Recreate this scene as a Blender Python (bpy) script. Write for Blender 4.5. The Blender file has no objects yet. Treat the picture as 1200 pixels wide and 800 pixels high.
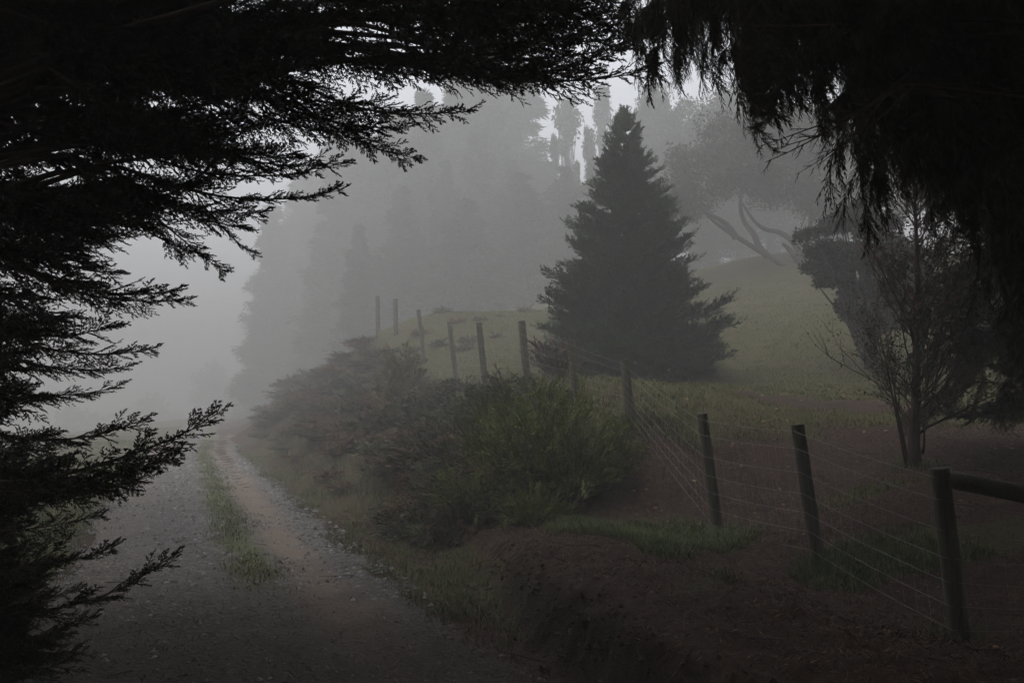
import bpy, math
import numpy as np
from mathutils import Matrix, Vector

scene = bpy.context.scene
COL = scene.collection
R = np.random.default_rng(7)

# ------------------------------------------------------------------ camera, world, sun, exposure
CAM_Z, F, PITCH = 1.65, 1100.0, math.radians(3.65)
cam_d = bpy.data.cameras.new('camera')
cam_d.lens, cam_d.sensor_width = 33.0, 36.0
cam_d.clip_start, cam_d.clip_end = 0.05, 2000.0
cam = bpy.data.objects.new('camera', cam_d)
COL.objects.link(cam)
cam.location = (0, 0, CAM_Z)
cam.rotation_euler = (math.pi / 2 + PITCH, 0, 0)
scene.camera = cam

SUN_EL, SUN_AZ = math.radians(68), math.radians(120)          # azimuth from +Y towards -X
world = bpy.data.worlds.new('World')
scene.world = world
world.use_nodes = True
wn, wl = world.node_tree.nodes, world.node_tree.links
wn.clear()
w_out = wn.new('ShaderNodeOutputWorld')
w_bg = wn.new('ShaderNodeBackground')
w_sky = wn.new('ShaderNodeTexSky')
w_sky.sky_type = 'NISHITA'
w_sky.sun_disc = False
w_sky.sun_elevation = SUN_EL
w_sky.sun_rotation = -SUN_AZ
w_sky.air_density, w_sky.dust_density, w_sky.ozone_density = 1.0, 6.0, 1.0
w_hsv = wn.new('ShaderNodeHueSaturation')                     # an overcast sky: almost no blue
w_hsv.inputs['Saturation'].default_value = 0.4
wl.new(w_sky.outputs[0], w_hsv.inputs['Color'])
w_mix = wn.new('ShaderNodeMix'); w_mix.data_type = 'RGBA'         # cloud deck over the clear sky
w_mix.inputs[0].default_value = .6
w_mix.inputs[7].default_value = (8.2, 8.45, 9.1, 1)
wl.new(w_hsv.outputs[0], w_mix.inputs[6])
wl.new(w_mix.outputs[2], w_bg.inputs['Color'])
wl.new(w_bg.outputs[0], w_out.inputs['Surface'])
w_bg.inputs['Strength'].default_value = 0.10

sun_d = bpy.data.lights.new('sun', 'SUN')
sun_d.energy, sun_d.angle, sun_d.color = 0.5, math.radians(50), (1.0, 0.98, 0.95)
sun = bpy.data.objects.new('sun', sun_d)
COL.objects.link(sun)
sd = Vector((-math.sin(SUN_AZ) * math.cos(SUN_EL), math.cos(SUN_AZ) * math.cos(SUN_EL), math.sin(SUN_EL)))
sun.rotation_euler = sd.to_track_quat('Z', 'Y').to_euler()
sun.location = (0, 0, 60)

vs = scene.view_settings
vs.view_transform, vs.look, vs.gamma, vs.use_curve_mapping = 'Standard', 'None', 1.0, False
vs.exposure = 1.27
cy = scene.cycles
scene.render.engine = 'CYCLES'
cy.use_denoising = True
try:
    cy.denoiser = 'OPENIMAGEDENOISE'
    cy.denoising_input_passes = 'RGB_ALBEDO_NORMAL'
except Exception:
    pass
cy.max_bounces, cy.diffuse_bounces, cy.glossy_bounces = 8, 3, 1
cy.transmission_bounces, cy.volume_bounces, cy.transparent_max_bounces = 2, 3, 4
cy.caustics_reflective = cy.caustics_refractive = False
cy.sample_clamp_indirect = 4.0
cy.use_adaptive_sampling = False

# ------------------------------------------------------------------ numeric helpers
def hash2(ix, iy, seed):
    h = (ix.astype(np.int64) * 374761393 + iy.astype(np.int64) * 668265263 + seed * 974711) & 0x7fffffff
    h = ((h ^ (h >> 13)) * 1274126177) & 0x7fffffff
    return ((h ^ (h >> 16)) & 0xffff) / 65535.0
def vnoise(x, y, seed=0):
    x, y = np.asarray(x, float), np.asarray(y, float)
    ix, iy = np.floor(x), np.floor(y)
    fx, fy = x - ix, y - iy
    fx, fy = fx * fx * (3 - 2 * fx), fy * fy * (3 - 2 * fy)
    a, b = hash2(ix, iy, seed), hash2(ix + 1, iy, seed)
    c, d = hash2(ix, iy + 1, seed), hash2(ix + 1, iy + 1, seed)
    return (a * (1 - fx) + b * fx) * (1 - fy) + (c * (1 - fx) + d * fx) * fy - 0.5
def fbm(x, y, seed=0, octs=3):
    s, a = 0, 1.0
    for k in range(octs):
        s = s + a * vnoise(x * 2 ** k, y * 2 ** k, seed + k)
        a *= 0.5
    return s
def sstep(a, b, x):
    t = np.clip((x - a) / (b - a), 0, 1)
    return t * t * (3 - 2 * t)
def norm(v):
    return v / np.maximum(np.linalg.norm(v, axis=-1, keepdims=True), 1e-9)
def pix(px, py, d):
    """world point seen at pixel (px, py) of the 1200x800 photograph at forward distance y = d"""
    cx, cyy = (px - 600) / F, (400 - py) / F
    t = d / (math.cos(PITCH) - cyy * math.sin(PITCH))
    return np.array([t * cx, d, CAM_Z + t * (math.sin(PITCH) + cyy * math.cos(PITCH))])

# ------------------------------------------------------------------ mesh buffer
class Buf:
    def __init__(s):
        s.v, s.q, s.t, s.qm, s.tm, s.n = [], [], [], [], [], 0
    def add(s, V, Q=None, T=None, m=0):
        V = np.asarray(V, float).reshape(-1, 3)
        if Q is not None and len(Q):
            Q = np.asarray(Q, int).reshape(-1, 4)
            s.q.append(Q + s.n); s.qm.append(np.full(len(Q), m))
        if T is not None and len(T):
            T = np.asarray(T, int).reshape(-1, 3)
            s.t.append(T + s.n); s.tm.append(np.full(len(T), m))
        s.v.append(V); s.n += len(V)
    def leaf(s, P, D, S, L, W, m=0):
        """diamond leaves: base P, direction D, side S, length L, width W"""
        P, D, S = (np.asarray(a, float).reshape(-1, 3) for a in (P, D, S))
        k = len(P)
        L = np.broadcast_to(np.asarray(L, float), (k,))[:, None]
        W = np.broadcast_to(np.asarray(W, float), (k,))[:, None]
        V = np.stack([P, P + D * L * .45 + S * W * .5, P + D * L, P + D * L * .45 - S * W * .5], 1)
        s.add(V, np.arange(k * 4).reshape(k, 4), m=m)
    def blade(s, P, D, S, L, W, bend, m=0):
        """grass blades: a quad and a tip triangle, bending along `bend`"""
        k = len(P)
        L = np.broadcast_to(np.asarray(L, float), (k,))[:, None]
        W = np.broadcast_to(np.asarray(W, float), (k,))[:, None]
        M = P + D * L * .55 + bend * L * .12
        E = P + D * L * .9 + bend * L * .5
        V = np.stack([P - S * W * .5, P + S * W * .5, M + S * W * .36, M - S * W * .36, E], 1)
        i = np.arange(k)[:, None] * 5
        s.add(V, i + np.array([[0, 1, 2, 3]]), i + np.array([[3, 2, 4]]), m=m)
    def prism(s, P0, P1, r0, r1, m=0, n=3):
        P0, P1 = np.asarray(P0, float).reshape(-1, 3), np.asarray(P1, float).reshape(-1, 3)
        k = len(P0)
        D = norm(P1 - P0)
        up = np.where(np.abs(D[:, 2:3]) > .9, np.array([[1., 0, 0]]), np.array([[0, 0, 1.]]))
        A = norm(np.cross(D, up)); B = np.cross(D, A)
        r0 = np.broadcast_to(np.asarray(r0, float), (k,))[:, None]
        r1 = np.broadcast_to(np.asarray(r1, float), (k,))[:, None]
        an = np.arange(n) * 2 * math.pi / n
        V = np.stack([P0 + r0 * (A * math.cos(a) + B * math.sin(a)) for a in an] +
                     [P1 + r1 * (A * math.cos(a) + B * math.sin(a)) for a in an], 1)
        j = np.arange(n); j2 = (j + 1) % n
        q = np.stack([j, j2, j2 + n, j + n], 1)
        Q = (np.arange(k)[:, None, None] * 2 * n + q[None]).reshape(-1, 4)
        s.add(V, Q, m=m)
    def tube(s, pts, rad, n=8, m=0, cap=True, rough=0.0, rng=None):
        pts = np.asarray(pts, float); k = len(pts)
        rad = np.broadcast_to(np.asarray(rad, float), (k,))
        T = norm(np.gradient(pts, axis=0))
        up = np.array([0, 0, 1.]) if abs(T[0, 2]) < .9 else np.array([0, 1., 0])
        A = norm(np.cross(T[0], up)); rings = []
        for i in range(k):
            A = norm(A - T[i] * np.dot(A, T[i])); B = np.cross(T[i], A)
            an = np.arange(n) * 2 * math.pi / n
            rr = rad[i] * (1 + (rough * (rng.random(n) - .5) if rng is not None else 0))
            rings.append(pts[i] + (np.cos(an) * rr)[:, None] * A + (np.sin(an) * rr)[:, None] * B)
        j = np.arange(n); j2 = (j + 1) % n
        q = np.stack([j, j2, j2 + n, j + n], 1)
        Q = (np.arange(k - 1)[:, None, None] * n + q[None]).reshape(-1, 4)
        V = np.concatenate(rings); Tn = None
        if cap:
            V = np.concatenate([V, pts[:1], pts[-1:]])
            a, b = k * n, k * n + 1
            Tn = np.concatenate([np.stack([np.full(n, a), j2, j], 1), np.stack([np.full(n, b), j + (k - 1) * n, j2 + (k - 1) * n], 1)])
        s.add(V, Q, Tn, m=m)
    def mesh(s, name, mats, smooth=False):
        V = np.concatenate(s.v)
        Q = np.concatenate(s.q) if s.q else np.zeros((0, 4), int)
        T = np.concatenate(s.t) if s.t else np.zeros((0, 3), int)
        mi = np.concatenate((s.qm if s.q else []) + (s.tm if s.t else []))
        me = bpy.data.meshes.new(name)
        me.vertices.add(len(V)); me.vertices.foreach_set('co', V.astype(np.float32).ravel())
        nl = len(Q) * 4 + len(T) * 3
        me.loops.add(nl); me.loops.foreach_set('vertex_index', np.concatenate([Q.ravel(), T.ravel()]).astype(np.int32))
        npol = len(Q) + len(T)
        me.polygons.add(npol)
        st = np.concatenate([np.arange(len(Q)) * 4, len(Q) * 4 + np.arange(len(T)) * 3])
        me.polygons.foreach_set('loop_start', st.astype(np.int32))
        for m_ in mats: me.materials.append(m_)
        me.polygons.foreach_set('material_index', mi.astype(np.int32))
        me.polygons.foreach_set('use_smooth', np.full(npol, bool(smooth)))
        me.update(calc_edges=True)
        return me

def put(name, me, parent=None, kind=None, mat=None):
    o = bpy.data.objects.new(name, me)
    COL.objects.link(o)
    if parent is not None: o.parent = parent
    if kind: o['kind'] = kind
    if mat is not None: o.matrix_local = mat
    return o
def tag(o, label, cat, group=None):
    o['label'] = label; o['category'] = cat
    if group: o['group'] = group
    return o
def thing(name, label, cat, loc, group=None, rz=0.0, sc=1.0):
    o = bpy.data.objects.new(name, None); COL.objects.link(o)
    o.location = tuple(loc); o.rotation_euler = (0, 0, rz); o.scale = (sc, sc, sc)
    o.empty_display_size = .2
    return tag(o, label, cat, group)
def ramp(t, a, b):
    return a + (b - a) * t

# ------------------------------------------------------------------ materials
def new_mat(name):
    m = bpy.data.materials.new(name); m.use_nodes = True
    nt = m.node_tree; nt.nodes.clear()
    out = nt.nodes.new('ShaderNodeOutputMaterial')
    b = nt.nodes.new('ShaderNodeBsdfPrincipled')
    nt.links.new(b.outputs[0], out.inputs['Surface'])
    b.inputs['Specular IOR Level'].default_value = 0.2
    return m, nt, b
def node(nt, t, **kw):
    n = nt.nodes.new(t)
    for k, v in kw.items(): setattr(n, k, v)
    return n
def noise(nt, scale, detail=3, vec=None, rough=.6):
    n = node(nt, 'ShaderNodeTexNoise')
    n.inputs['Scale'].default_value = scale; n.inputs['Detail'].default_value = detail; n.inputs['Roughness'].default_value = rough
    if vec is not None: nt.links.new(vec, n.inputs['Vector'])
    return n.outputs['Fac']
def cramp(nt, fac, stops):
    r = node(nt, 'ShaderNodeValToRGB')
    e = r.color_ramp.elements
    while len(e) < len(stops): e.new(.5)
    for k, (p, c) in enumerate(stops):
        e[k].position = p; e[k].color = (*c, 1)
    nt.links.new(fac, r.inputs[0])
    return r.outputs[0]
def mixc(nt, fac, a, b, mode='MIX'):
    n = node(nt, 'ShaderNodeMix', data_type='RGBA', blend_type=mode)
    for sock, v in ((n.inputs[0], fac), (n.inputs[6], a), (n.inputs[7], b)):
        if hasattr(v, 'is_linked'): nt.links.new(v, sock)
        elif isinstance(v, (int, float)): sock.default_value = v
        else: sock.default_value = (*v, 1)
    return n.outputs[2]
def bump(nt, b, fac, dist, strength=.6):
    n = node(nt, 'ShaderNodeBump')
    n.inputs['Distance'].default_value = dist; n.inputs['Strength'].default_value = strength
    nt.links.new(fac, n.inputs['Height']); nt.links.new(n.outputs[0], b.inputs['Normal'])

def foliage_mat(name, c0, c1, c2=None, scale=2.0, rough=.75, transl=0.0):
    m, nt, b = new_mat(name)
    geo = node(nt, 'ShaderNodeNewGeometry'); oi = node(nt, 'ShaderNodeObjectInfo')
    nz = noise(nt, scale, 2, geo.outputs['Position'])
    c = cramp(nt, nz, [(.3, c0), (.7, c1)])
    if c2 is not None:
        f = cramp(nt, geo.outputs['Random Per Island'], [(.80, (0, 0, 0)), (.97, (1, 1, 1))])
        c = mixc(nt, f, c, c2)
    hsv = node(nt, 'ShaderNodeHueSaturation')
    v = node(nt, 'ShaderNodeMapRange'); v.inputs['To Min'].default_value = .75; v.inputs['To Max'].default_value = 1.25
    nt.links.new(geo.outputs['Random Per Island'], v.inputs['Value'])
    vo = node(nt, 'ShaderNodeMapRange'); vo.inputs['To Min'].default_value = .72; vo.inputs['To Max'].default_value = 1.3
    nt.links.new(oi.outputs['Random'], vo.inputs['Value'])
    vm_ = node(nt, 'ShaderNodeMath', operation='MULTIPLY'); nt.links.new(v.outputs[0], vm_.inputs[0]); nt.links.new(vo.outputs[0], vm_.inputs[1])
    nt.links.new(vm_.outputs[0], hsv.inputs['Value']); nt.links.new(c, hsv.inputs['Color'])
    nt.links.new(hsv.outputs[0], b.inputs['Base Color'])
    b.inputs['Roughness'].default_value = rough
    return m
def bark_mat(name, c0, c1, scale=9.0, zs=.25):
    m, nt, b = new_mat(name)
    tc = node(nt, 'ShaderNodeTexCoord'); mp = node(nt, 'ShaderNodeMapping')
    mp.inputs['Scale'].default_value = (1, 1, zs); nt.links.new(tc.outputs['Object'], mp.inputs[0])
    nz = noise(nt, scale, 5, mp.outputs[0], .7)
    nt.links.new(cramp(nt, nz, [(.3, c0), (.7, c1)]), b.inputs['Base Color'])
    b.inputs['Roughness'].default_value = .9
    bump(nt, b, nz, .02, .8)
    return m

M = {}
M['bark'] = bark_mat('cypress_bark', (.035, .027, .022), (.09, .07, .055))
M['bark_grey'] = bark_mat('grey_bark', (.05, .045, .04), (.13, .12, .105))
M['twig'] = bark_mat('twig_bark', (.04, .032, .026), (.085, .065, .05), 14)
M['sapling_bark'] = bark_mat('sapling_bark', (.04, .025, .019), (.085, .052, .038), 14)
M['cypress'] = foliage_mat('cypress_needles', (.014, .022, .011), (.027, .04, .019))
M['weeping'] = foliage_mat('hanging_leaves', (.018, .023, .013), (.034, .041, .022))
M['fir'] = foliage_mat('conifer_needles', (.02, .042, .014), (.052, .09, .028), None, 1.6)
M['far_leaf'] = foliage_mat('distant_foliage', (.03, .042, .024), (.055, .07, .038), None, .7)
M['dark_leaf'] = foliage_mat('dark_evergreen_leaf', (.014, .02, .012), (.03, .038, .022), None, 1.5)
M['olive_leaf'] = foliage_mat('olive_foliage', (.03, .04, .024), (.06, .07, .042), None, 1.0)
M['bush_green'] = foliage_mat('feathery_green', (.075, .10, .026), (.165, .205, .05), (.23, .23, .075), 3.0)
M['scrub'] = foliage_mat('dark_scrub', (.045, .055, .032), (.10, .108, .058), (.16, .12, .08), 2.5)
M['scrub_brown'] = foliage_mat('brown_scrub', (.09, .058, .038), (.17, .112, .072), (.24, .17, .10), 2.5)
M['yellow'] = foliage_mat('yellow_leaf', (.10, .10, .035), (.19, .17, .055), (.22, .13, .05), 3.0)
M['red_leaf'] = foliage_mat('reddish_leaf', (.06, .03, .026), (.11, .05, .04), (.05, .06, .03), 6.0)
M['sparse_leaf'] = foliage_mat('sparse_leaf', (.05, .045, .026), (.09, .075, .04), (.2, .07, .04), 5.0)
M['grass'] = foliage_mat('grass_blades', (.05, .075, .024), (.09, .12, .038), (.16, .14, .07), 1.2)
M['track'] = foliage_mat('track_grass_blades', (.085, .105, .035), (.15, .16, .06), (.2, .17, .09), 1.2)
M['dry'] = foliage_mat('dry_grass', (.09, .072, .042), (.17, .135, .085), (.07, .08, .036), 2.0)
M['lawn_blade'] = foliage_mat('lawn_blades', (.045, .058, .013), (.10, .098, .026), (.19, .145, .06), .5)
M['litter'] = foliage_mat('leaf_litter', (.045, .025, .018), (.11, .062, .039), (.28, .175, .11), 4.0)
M['fallen'] = foliage_mat('fallen_leaf', (.16, .075, .04), (.26, .15, .07), (.3, .22, .13), 5.0)
def post_mat():
    m, nt, b = new_mat('weathered_timber')
    tc = node(nt, 'ShaderNodeTexCoord'); mp = node(nt, 'ShaderNodeMapping')
    mp.inputs['Scale'].default_value = (1, 1, .06); nt.links.new(tc.outputs['Object'], mp.inputs[0])
    grain = noise(nt, 55, 4, mp.outputs[0], .7)
    big = noise(nt, 3.5, 3, tc.outputs['Object'])
    c = cramp(nt, grain, [(.3, (.055, .05, .036)), (.7, (.13, .118, .085))])
    lich = cramp(nt, big, [(.5, (0, 0, 0)), (.68, (1, 1, 1))])
    c = mixc(nt, lich, c, (.085, .10, .06))
    nt.links.new(c, b.inputs['Base Color']); b.inputs['Roughness'].default_value = .85
    bump(nt, b, grain, .006, .9)
    return m
M['post'] = post_mat()
m, nt, b = new_mat('galvanised_wire')
b.inputs['Base Color'].default_value = (.27, .26, .25, 1); b.inputs['Roughness'].default_value = .6; b.inputs['Metallic'].default_value = .3
M['wire'] = m

# ------------------------------------------------------------------ terrain
_ry = np.array([-40, -20, 0, 3, 6.05, 8.25, 11, 15.1, 22.7, 32, 45, 70, 120, 220, 500.])
_rx = np.array([20.0, 11.2, 2.45, 1.2, -.08, -.85, -1.9, -3.35, -6.0, -9.2, -13.1, -21, -36, -66, -150.])
_fy = np.linspace(-40, 500, 5401)
_k = np.ones(41) / 41
_fx = np.convolve(np.pad(np.interp(_fy, _ry, _rx), 20, mode='edge'), _k, 'valid')
ROAD_W, CA = 2.9, .92
def xr(y): return np.interp(y, _fy, _fx)
def sdist(x, y): return (x - xr(y)) * CA

ctrl = [  # right-hand side ground: pixel, pixel, distance
    (1125, 748, 6.4), (958, 660, 8.2), (842, 625, 10.2), (733, 487, 12.5), (670, 470, 14), (617, 459, 16), (568, 454, 19),
    (533, 446, 23), (497, 425, 27), (463, 392, 31), (442, 390, 34), (880, 475, 14), (800, 456, 18), (745, 449, 20),
    (900, 400, 24), (950, 342, 32), (900, 300, 38), (620, 396, 28), (1072, 548, 10.8), (1150, 485, 14.5),
    (1000, 470, 15), (1000, 600, 9.0), (1180, 655, 7.6), (1200, 800, 5.2), (900, 765, 5.9), (1010, 385, 24), (1150, 400, 22),
    (690, 358, 38), (600, 380, 42), (450, 396, 48), (690, 362, 58), (540, 384, 36), (1150, 300, 40), (800, 640, 9.0), (700, 640, 8.9), (640, 560, 12.0), (500, 480, 20), (900, 540, 11.6)]
CP = [pix(*c) for c in ctrl]
for y in (-15, -8, -2, 3, 5, 7, 9, 12, 16, 21, 28, 36, 46, 60, 90):
    for s_, z_ in ((-1.4, 0.0), (.5, 0.0), (-ROAD_W - 2, -.05)):
        CP.append(np.array([xr(y) + s_ / CA, y, z_]))
for x, y, z in ((8, 0, .5), (14, 0, 1.0), (9, -10, .5), (20, 8, 2.0), (40, 20, 4.5), (40, 60, 12), (10, 80, 9.5), (-20, 100, -1.5), (-5, 70, 5.5), (60, 110, 17),
                (-8, 2, -.1), (-12, 10, -.3), (-20, 20, -.6), (-40, 40, -1.5), (-60, 90, -4), (-50, 110, -4), (-65, 60, -3.5), (-70, 20, -3), (-40, 120, -4), (-30, 75, -1.5), (-16, -10, -.3), (40, -20, 1.5), (16, 18, 2.6), (24, 32, 6.2)):
    CP.append(np.array([x, y, z], float))
for y in (16, 20, 26, 33, 40):
    CP.append(np.array([xr(y) + 2.6, y, .055 * y + .1]))
CP = np.array(CP)
def _phi(r2): return np.where(r2 > 0, .5 * r2 * np.log(r2 + 1e-12), 0)
_n = len(CP)
_A = np.zeros((_n + 3, _n + 3))
_A[:_n, :_n] = _phi(((CP[:, None, :2] - CP[None, :, :2]) ** 2).sum(-1)) + np.eye(_n) * .2
_A[:_n, _n] = 1; _A[:_n, _n + 1:] = CP[:, :2]; _A[_n, :_n] = 1; _A[_n + 1:, :_n] = CP[:, :2].T
_w = np.linalg.solve(_A, np.concatenate([CP[:, 2], np.zeros(3)]))
def H(x, y):
    x, y = np.atleast_1d(np.asarray(x, float)), np.atleast_1d(np.asarray(y, float))
    xc, yc = np.clip(x, -70, 70), np.clip(y, -25, 120)
    z = np.zeros(x.shape)
    fl = z.ravel(); xf, yf = xc.ravel(), yc.ravel()
    for i in range(0, len(xf), 20000):
        a, b_ = xf[i:i + 20000], yf[i:i + 20000]
        fl[i:i + 20000] = _phi((a[:, None] - CP[:, 0]) ** 2 + (b_[:, None] - CP[:, 1]) ** 2) @ _w[:_n] + _w[_n] + _w[_n + 1] * a + _w[_n + 2] * b_
    z = fl.reshape(x.shape)
    s = sdist(x, y)
    off = sstep(.1, 1.2, np.where(s > 0, s, -ROAD_W - s))          # 0 on the road
    z = z * (off * .75 + .25 * sstep(0, .3, off))
    # cut bank and gutter beside the lane
    lip = np.interp(y, [4, 6, 8.2, 9.5, 14], [.25, .36, .78, 1.0, 1.1]) + .16 * fbm(x * 1.7, y * 1.7, 11) + .10 * fbm(x * 6, y * 6, 12)
    amp = np.interp(y, [0, 4.5, 6, 9, 11, 14], [.14, .30, .36, .20, .10, .08])
    z = z + amp * sstep(lip - .08, lip + .24, s) * (1 - sstep(1.2, 3.0, s)) - .10 * np.exp(-((s - lip + .14) / .14) ** 2) * sstep(-.05, .2, s) * sstep(.12, .3, amp)
    z = z + .05 * fbm(x * 7, y * 7, 15, 2) * sstep(.12, .3, amp) * sstep(0, .3, s) * (1 - sstep(1.6, 2.6, s))
    z = z + off * (.10 * fbm(x * .9, y * .9, 3, 3) + .05 * fbm(x * 4.1, y * 4.1, 5, 2) * (np.hypot(x, y) < 25))
    # ruts and crown of the track
    u = -s / ROAD_W
    on = (u > 0) & (u < 1)
    z = z + np.where(on, -.035 * np.exp(-((u - .22) / .1) ** 2) - .03 * np.exp(-((u - .76) / .12) ** 2) + .02 * fbm(x * 1.5, y * 1.5, 21), 0)
    return z
def h1(x, y): return float(H(np.array([x]), np.array([y]))[0])
def ground_at(px, py, d0=3.5, d1=80):
    """first terrain point along the ray through a pixel"""
    d = np.geomspace(d0, d1, 900)
    p = np.array([pix(px, py, v) for v in d])
    g = H(p[:, 0], p[:, 1]) - p[:, 2]
    i = int(np.argmax(g > 0)) if (g > 0).any() else len(d) - 1
    q = p[i].copy(); q[2] = h1(q[0], q[1])
    return q
def normal_at(x, y, e=.1):
    dx = (H(x + e, y) - H(x - e, y)) / (2 * e); dy = (H(x, y + e) - H(x, y - e)) / (2 * e)
    return norm(np.stack([-dx, -dy, np.ones_like(dx)], -1))

def axis(core0, core1, step, lo, hi, g=1.09):
    a = list(np.arange(core0, core1, step)); s = step
    while a[-1] < hi: s *= g; a.append(a[-1] + s)
    s = step
    while a[0] > lo: s *= g; a.insert(0, a[0] - s)
    return np.array(a)
gx, gy = axis(-2.2, 3.6, .05, -500, 500, 1.06), axis(4.3, 11, .055, -160, 700, 1.06)
GX, GY = np.meshgrid(gx, gy)
GZ = H(GX, GY)
nx, ny = len(gx), len(gy)
ii = np.arange(nx * ny).reshape(ny, nx)
gb = Buf()
gb.add(np.stack([GX, GY, GZ], -1), np.stack([ii[:-1, :-1], ii[:-1, 1:], ii[1:, 1:], ii[1:, :-1]], -1))
def grassy(x, y):
    """0 bare litter .. 1 grass: where turf grows on the ground"""
    s = sdist(x, y); n = fbm(x * .8, y * .8, 31, 3)
    a = np.hypot(x - 6, (y - 9))
    g = sstep(11.0, 14.0, y - .25 * (x - 3) + 2.2 * n) * (s > 2.0)                       # lawn beyond the fence
    br = np.exp(-(((x - 4.9) / 1.6) ** 2 + ((y - 14.8) / .9) ** 2))                      # bare brown patch
    g = g * (1 - .85 * sstep(.25, .6, br + .4 * n))
    t = sstep(.15, .55, np.exp(-(((x - 1.7) / .9) ** 2 + ((y - 9.3) / .8) ** 2)) + .6 * n) * (s > 1.4)      # tufts on the bank
    t2 = sstep(.2, .5, np.exp(-(((x - 3.4) / 1.0) ** 2 + ((y - 8.0) / .5) ** 2)) + .6 * n) * .7
    v = sstep(-.15, .2, n + .25) * ((s > .02) & (s < np.interp(y, [5, 8, 12], [.3, .9, 1.3]))) * sstep(6.3, 8.5, y)
    l = (s < -ROAD_W) * sstep(6.5, 10, y + 3 * n)
    return np.clip(np.maximum.reduce([g, t, t2, v * .5, l]), 0, 1)
gm = gb.mesh('ground', [], True)
at = gm.attributes.new('grass', 'FLOAT', 'POINT')
at.data.foreach_set('value', grassy(GX, GY).astype(np.float32).ravel())
_s = sdist(GX, GY)
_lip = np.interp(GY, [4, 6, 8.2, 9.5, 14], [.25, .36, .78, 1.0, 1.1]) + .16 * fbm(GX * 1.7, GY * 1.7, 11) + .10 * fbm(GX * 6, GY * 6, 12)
bare = np.exp(-((_s - _lip - .06) / .13) ** 2) * (1 - sstep(7.6, 9.2, GY)) * sstep(2, 4, GY)  # lip face mask: earth here takes a painted undercut shade
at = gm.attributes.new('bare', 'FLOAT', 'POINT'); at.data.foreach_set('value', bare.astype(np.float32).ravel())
m, nt, b = new_mat('ground_soil')
geo = node(nt, 'ShaderNodeNewGeometry'); pos = geo.outputs['Position']
an = node(nt, 'ShaderNodeAttribute', attribute_name='grass')
n1, n2, n3 = noise(nt, 1.1, 5, pos), noise(nt, 14, 5, pos, .7), noise(nt, 90, 3, pos)
soil = cramp(nt, n2, [(.25, (.018, .010, .007)), (.5, (.048, .028, .018)), (.75, (.115, .068, .044))])
soil = mixc(nt, cramp(nt, n1, [(.4, (0, 0, 0)), (.7, (.6, .6, .6))]), soil, (.085, .047, .034))
turf = cramp(nt, n2, [(.25, (.03, .036, .009)), (.6, (.074, .074, .019)), (.85, (.135, .108, .04))])
turf = mixc(nt, cramp(nt, n1, [(.35, (0, 0, 0)), (.75, (.9, .9, .9))]), turf, (.095, .074, .038))
mk = node(nt, 'ShaderNodeMath', operation='ADD'); nt.links.new(an.outputs['Fac'], mk.inputs[0])
mk2 = node(nt, 'ShaderNodeMath', operation='SUBTRACT'); nt.links.new(n2, mk2.inputs[0]); mk2.inputs[1].default_value = .5
nt.links.new(mk2.outputs[0], mk.inputs[1])
gcol = mixc(nt, cramp(nt, mk.outputs[0], [(.3, (0, 0, 0)), (.6, (1, 1, 1))]), soil, turf)
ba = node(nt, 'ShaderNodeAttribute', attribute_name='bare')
gcol = mixc(nt, ba.outputs['Fac'], gcol, cramp(nt, n2, [(.3, (.018, .012, .008)), (.7, (.05, .034, .023))]))   # exposed earth, darkened to paint in the shade under the lip
nt.links.new(gcol, b.inputs['Base Color'])
b.inputs['Roughness'].default_value = .95
hh = node(nt, 'ShaderNodeMath', operation='ADD'); nt.links.new(n2, hh.inputs[0]); nt.links.new(n3, hh.inputs[1])
bump(nt, b, hh.outputs[0], .05, .8)
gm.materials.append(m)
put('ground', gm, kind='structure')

# ---- the lane: its own sheet a few millimetres above the ground
ys = axis(5, 14, .07, -30, 420, 1.05)
us = np.linspace(0, 1, 46)
U, Y = np.meshgrid(us, ys)
edge = np.where(U < .5, -1, 1) * (np.abs(U - .5) * 2) ** 4
Sx = -(U * ROAD_W) - edge * (.24 * fbm(Y * 1.3, U * 0, 41) + .16 * fbm(Y * 4, U * 0, 43)) 
X = xr(Y) + Sx / CA
Z = H(X, Y) + .009 - .012 * sstep(.82, 1, np.abs(U - .5) * 2)
rb = Buf(); jj = np.arange(U.size).reshape(U.shape)
rb.add(np.stack([X, Y, Z], -1), np.stack([jj[:-1, :-1], jj[1:, :-1], jj[1:, 1:], jj[:-1, 1:]], -1))
rm = rb.mesh('gravel_road', [], True)
for nm, val in (('u', U), ('v', Y)):
    a_ = rm.attributes.new(nm, 'FLOAT', 'POINT'); a_.data.foreach_set('value', val.astype(np.float32).ravel())
m, nt, b = new_mat('gravel')
geo = node(nt, 'ShaderNodeNewGeometry'); pos = geo.outputs['Position']
ua = node(nt, 'ShaderNodeAttribute', attribute_name='u'); va = node(nt, 'ShaderNodeAttribute', attribute_name='v')
vor = node(nt, 'ShaderNodeTexVoronoi'); vor.inputs['Scale'].default_value = 24; nt.links.new(pos, vor.inputs['Vector'])
vcol = node(nt, 'ShaderNodeSeparateColor'); nt.links.new(vor.outputs['Color'], vcol.inputs[0])
n1, n2 = noise(nt, 1.3, 5, pos), noise(nt, 60, 4, pos)
g = cramp(nt, vcol.outputs[0], [(0, (.045, .042, .038)), (.5, (.112, .105, .098)), (1, (.24, .23, .218))])
g = mixc(nt, .42, g, cramp(nt, n2, [(.3, (.055, .05, .046)), (.7, (.18, .168, .155))]))
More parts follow.
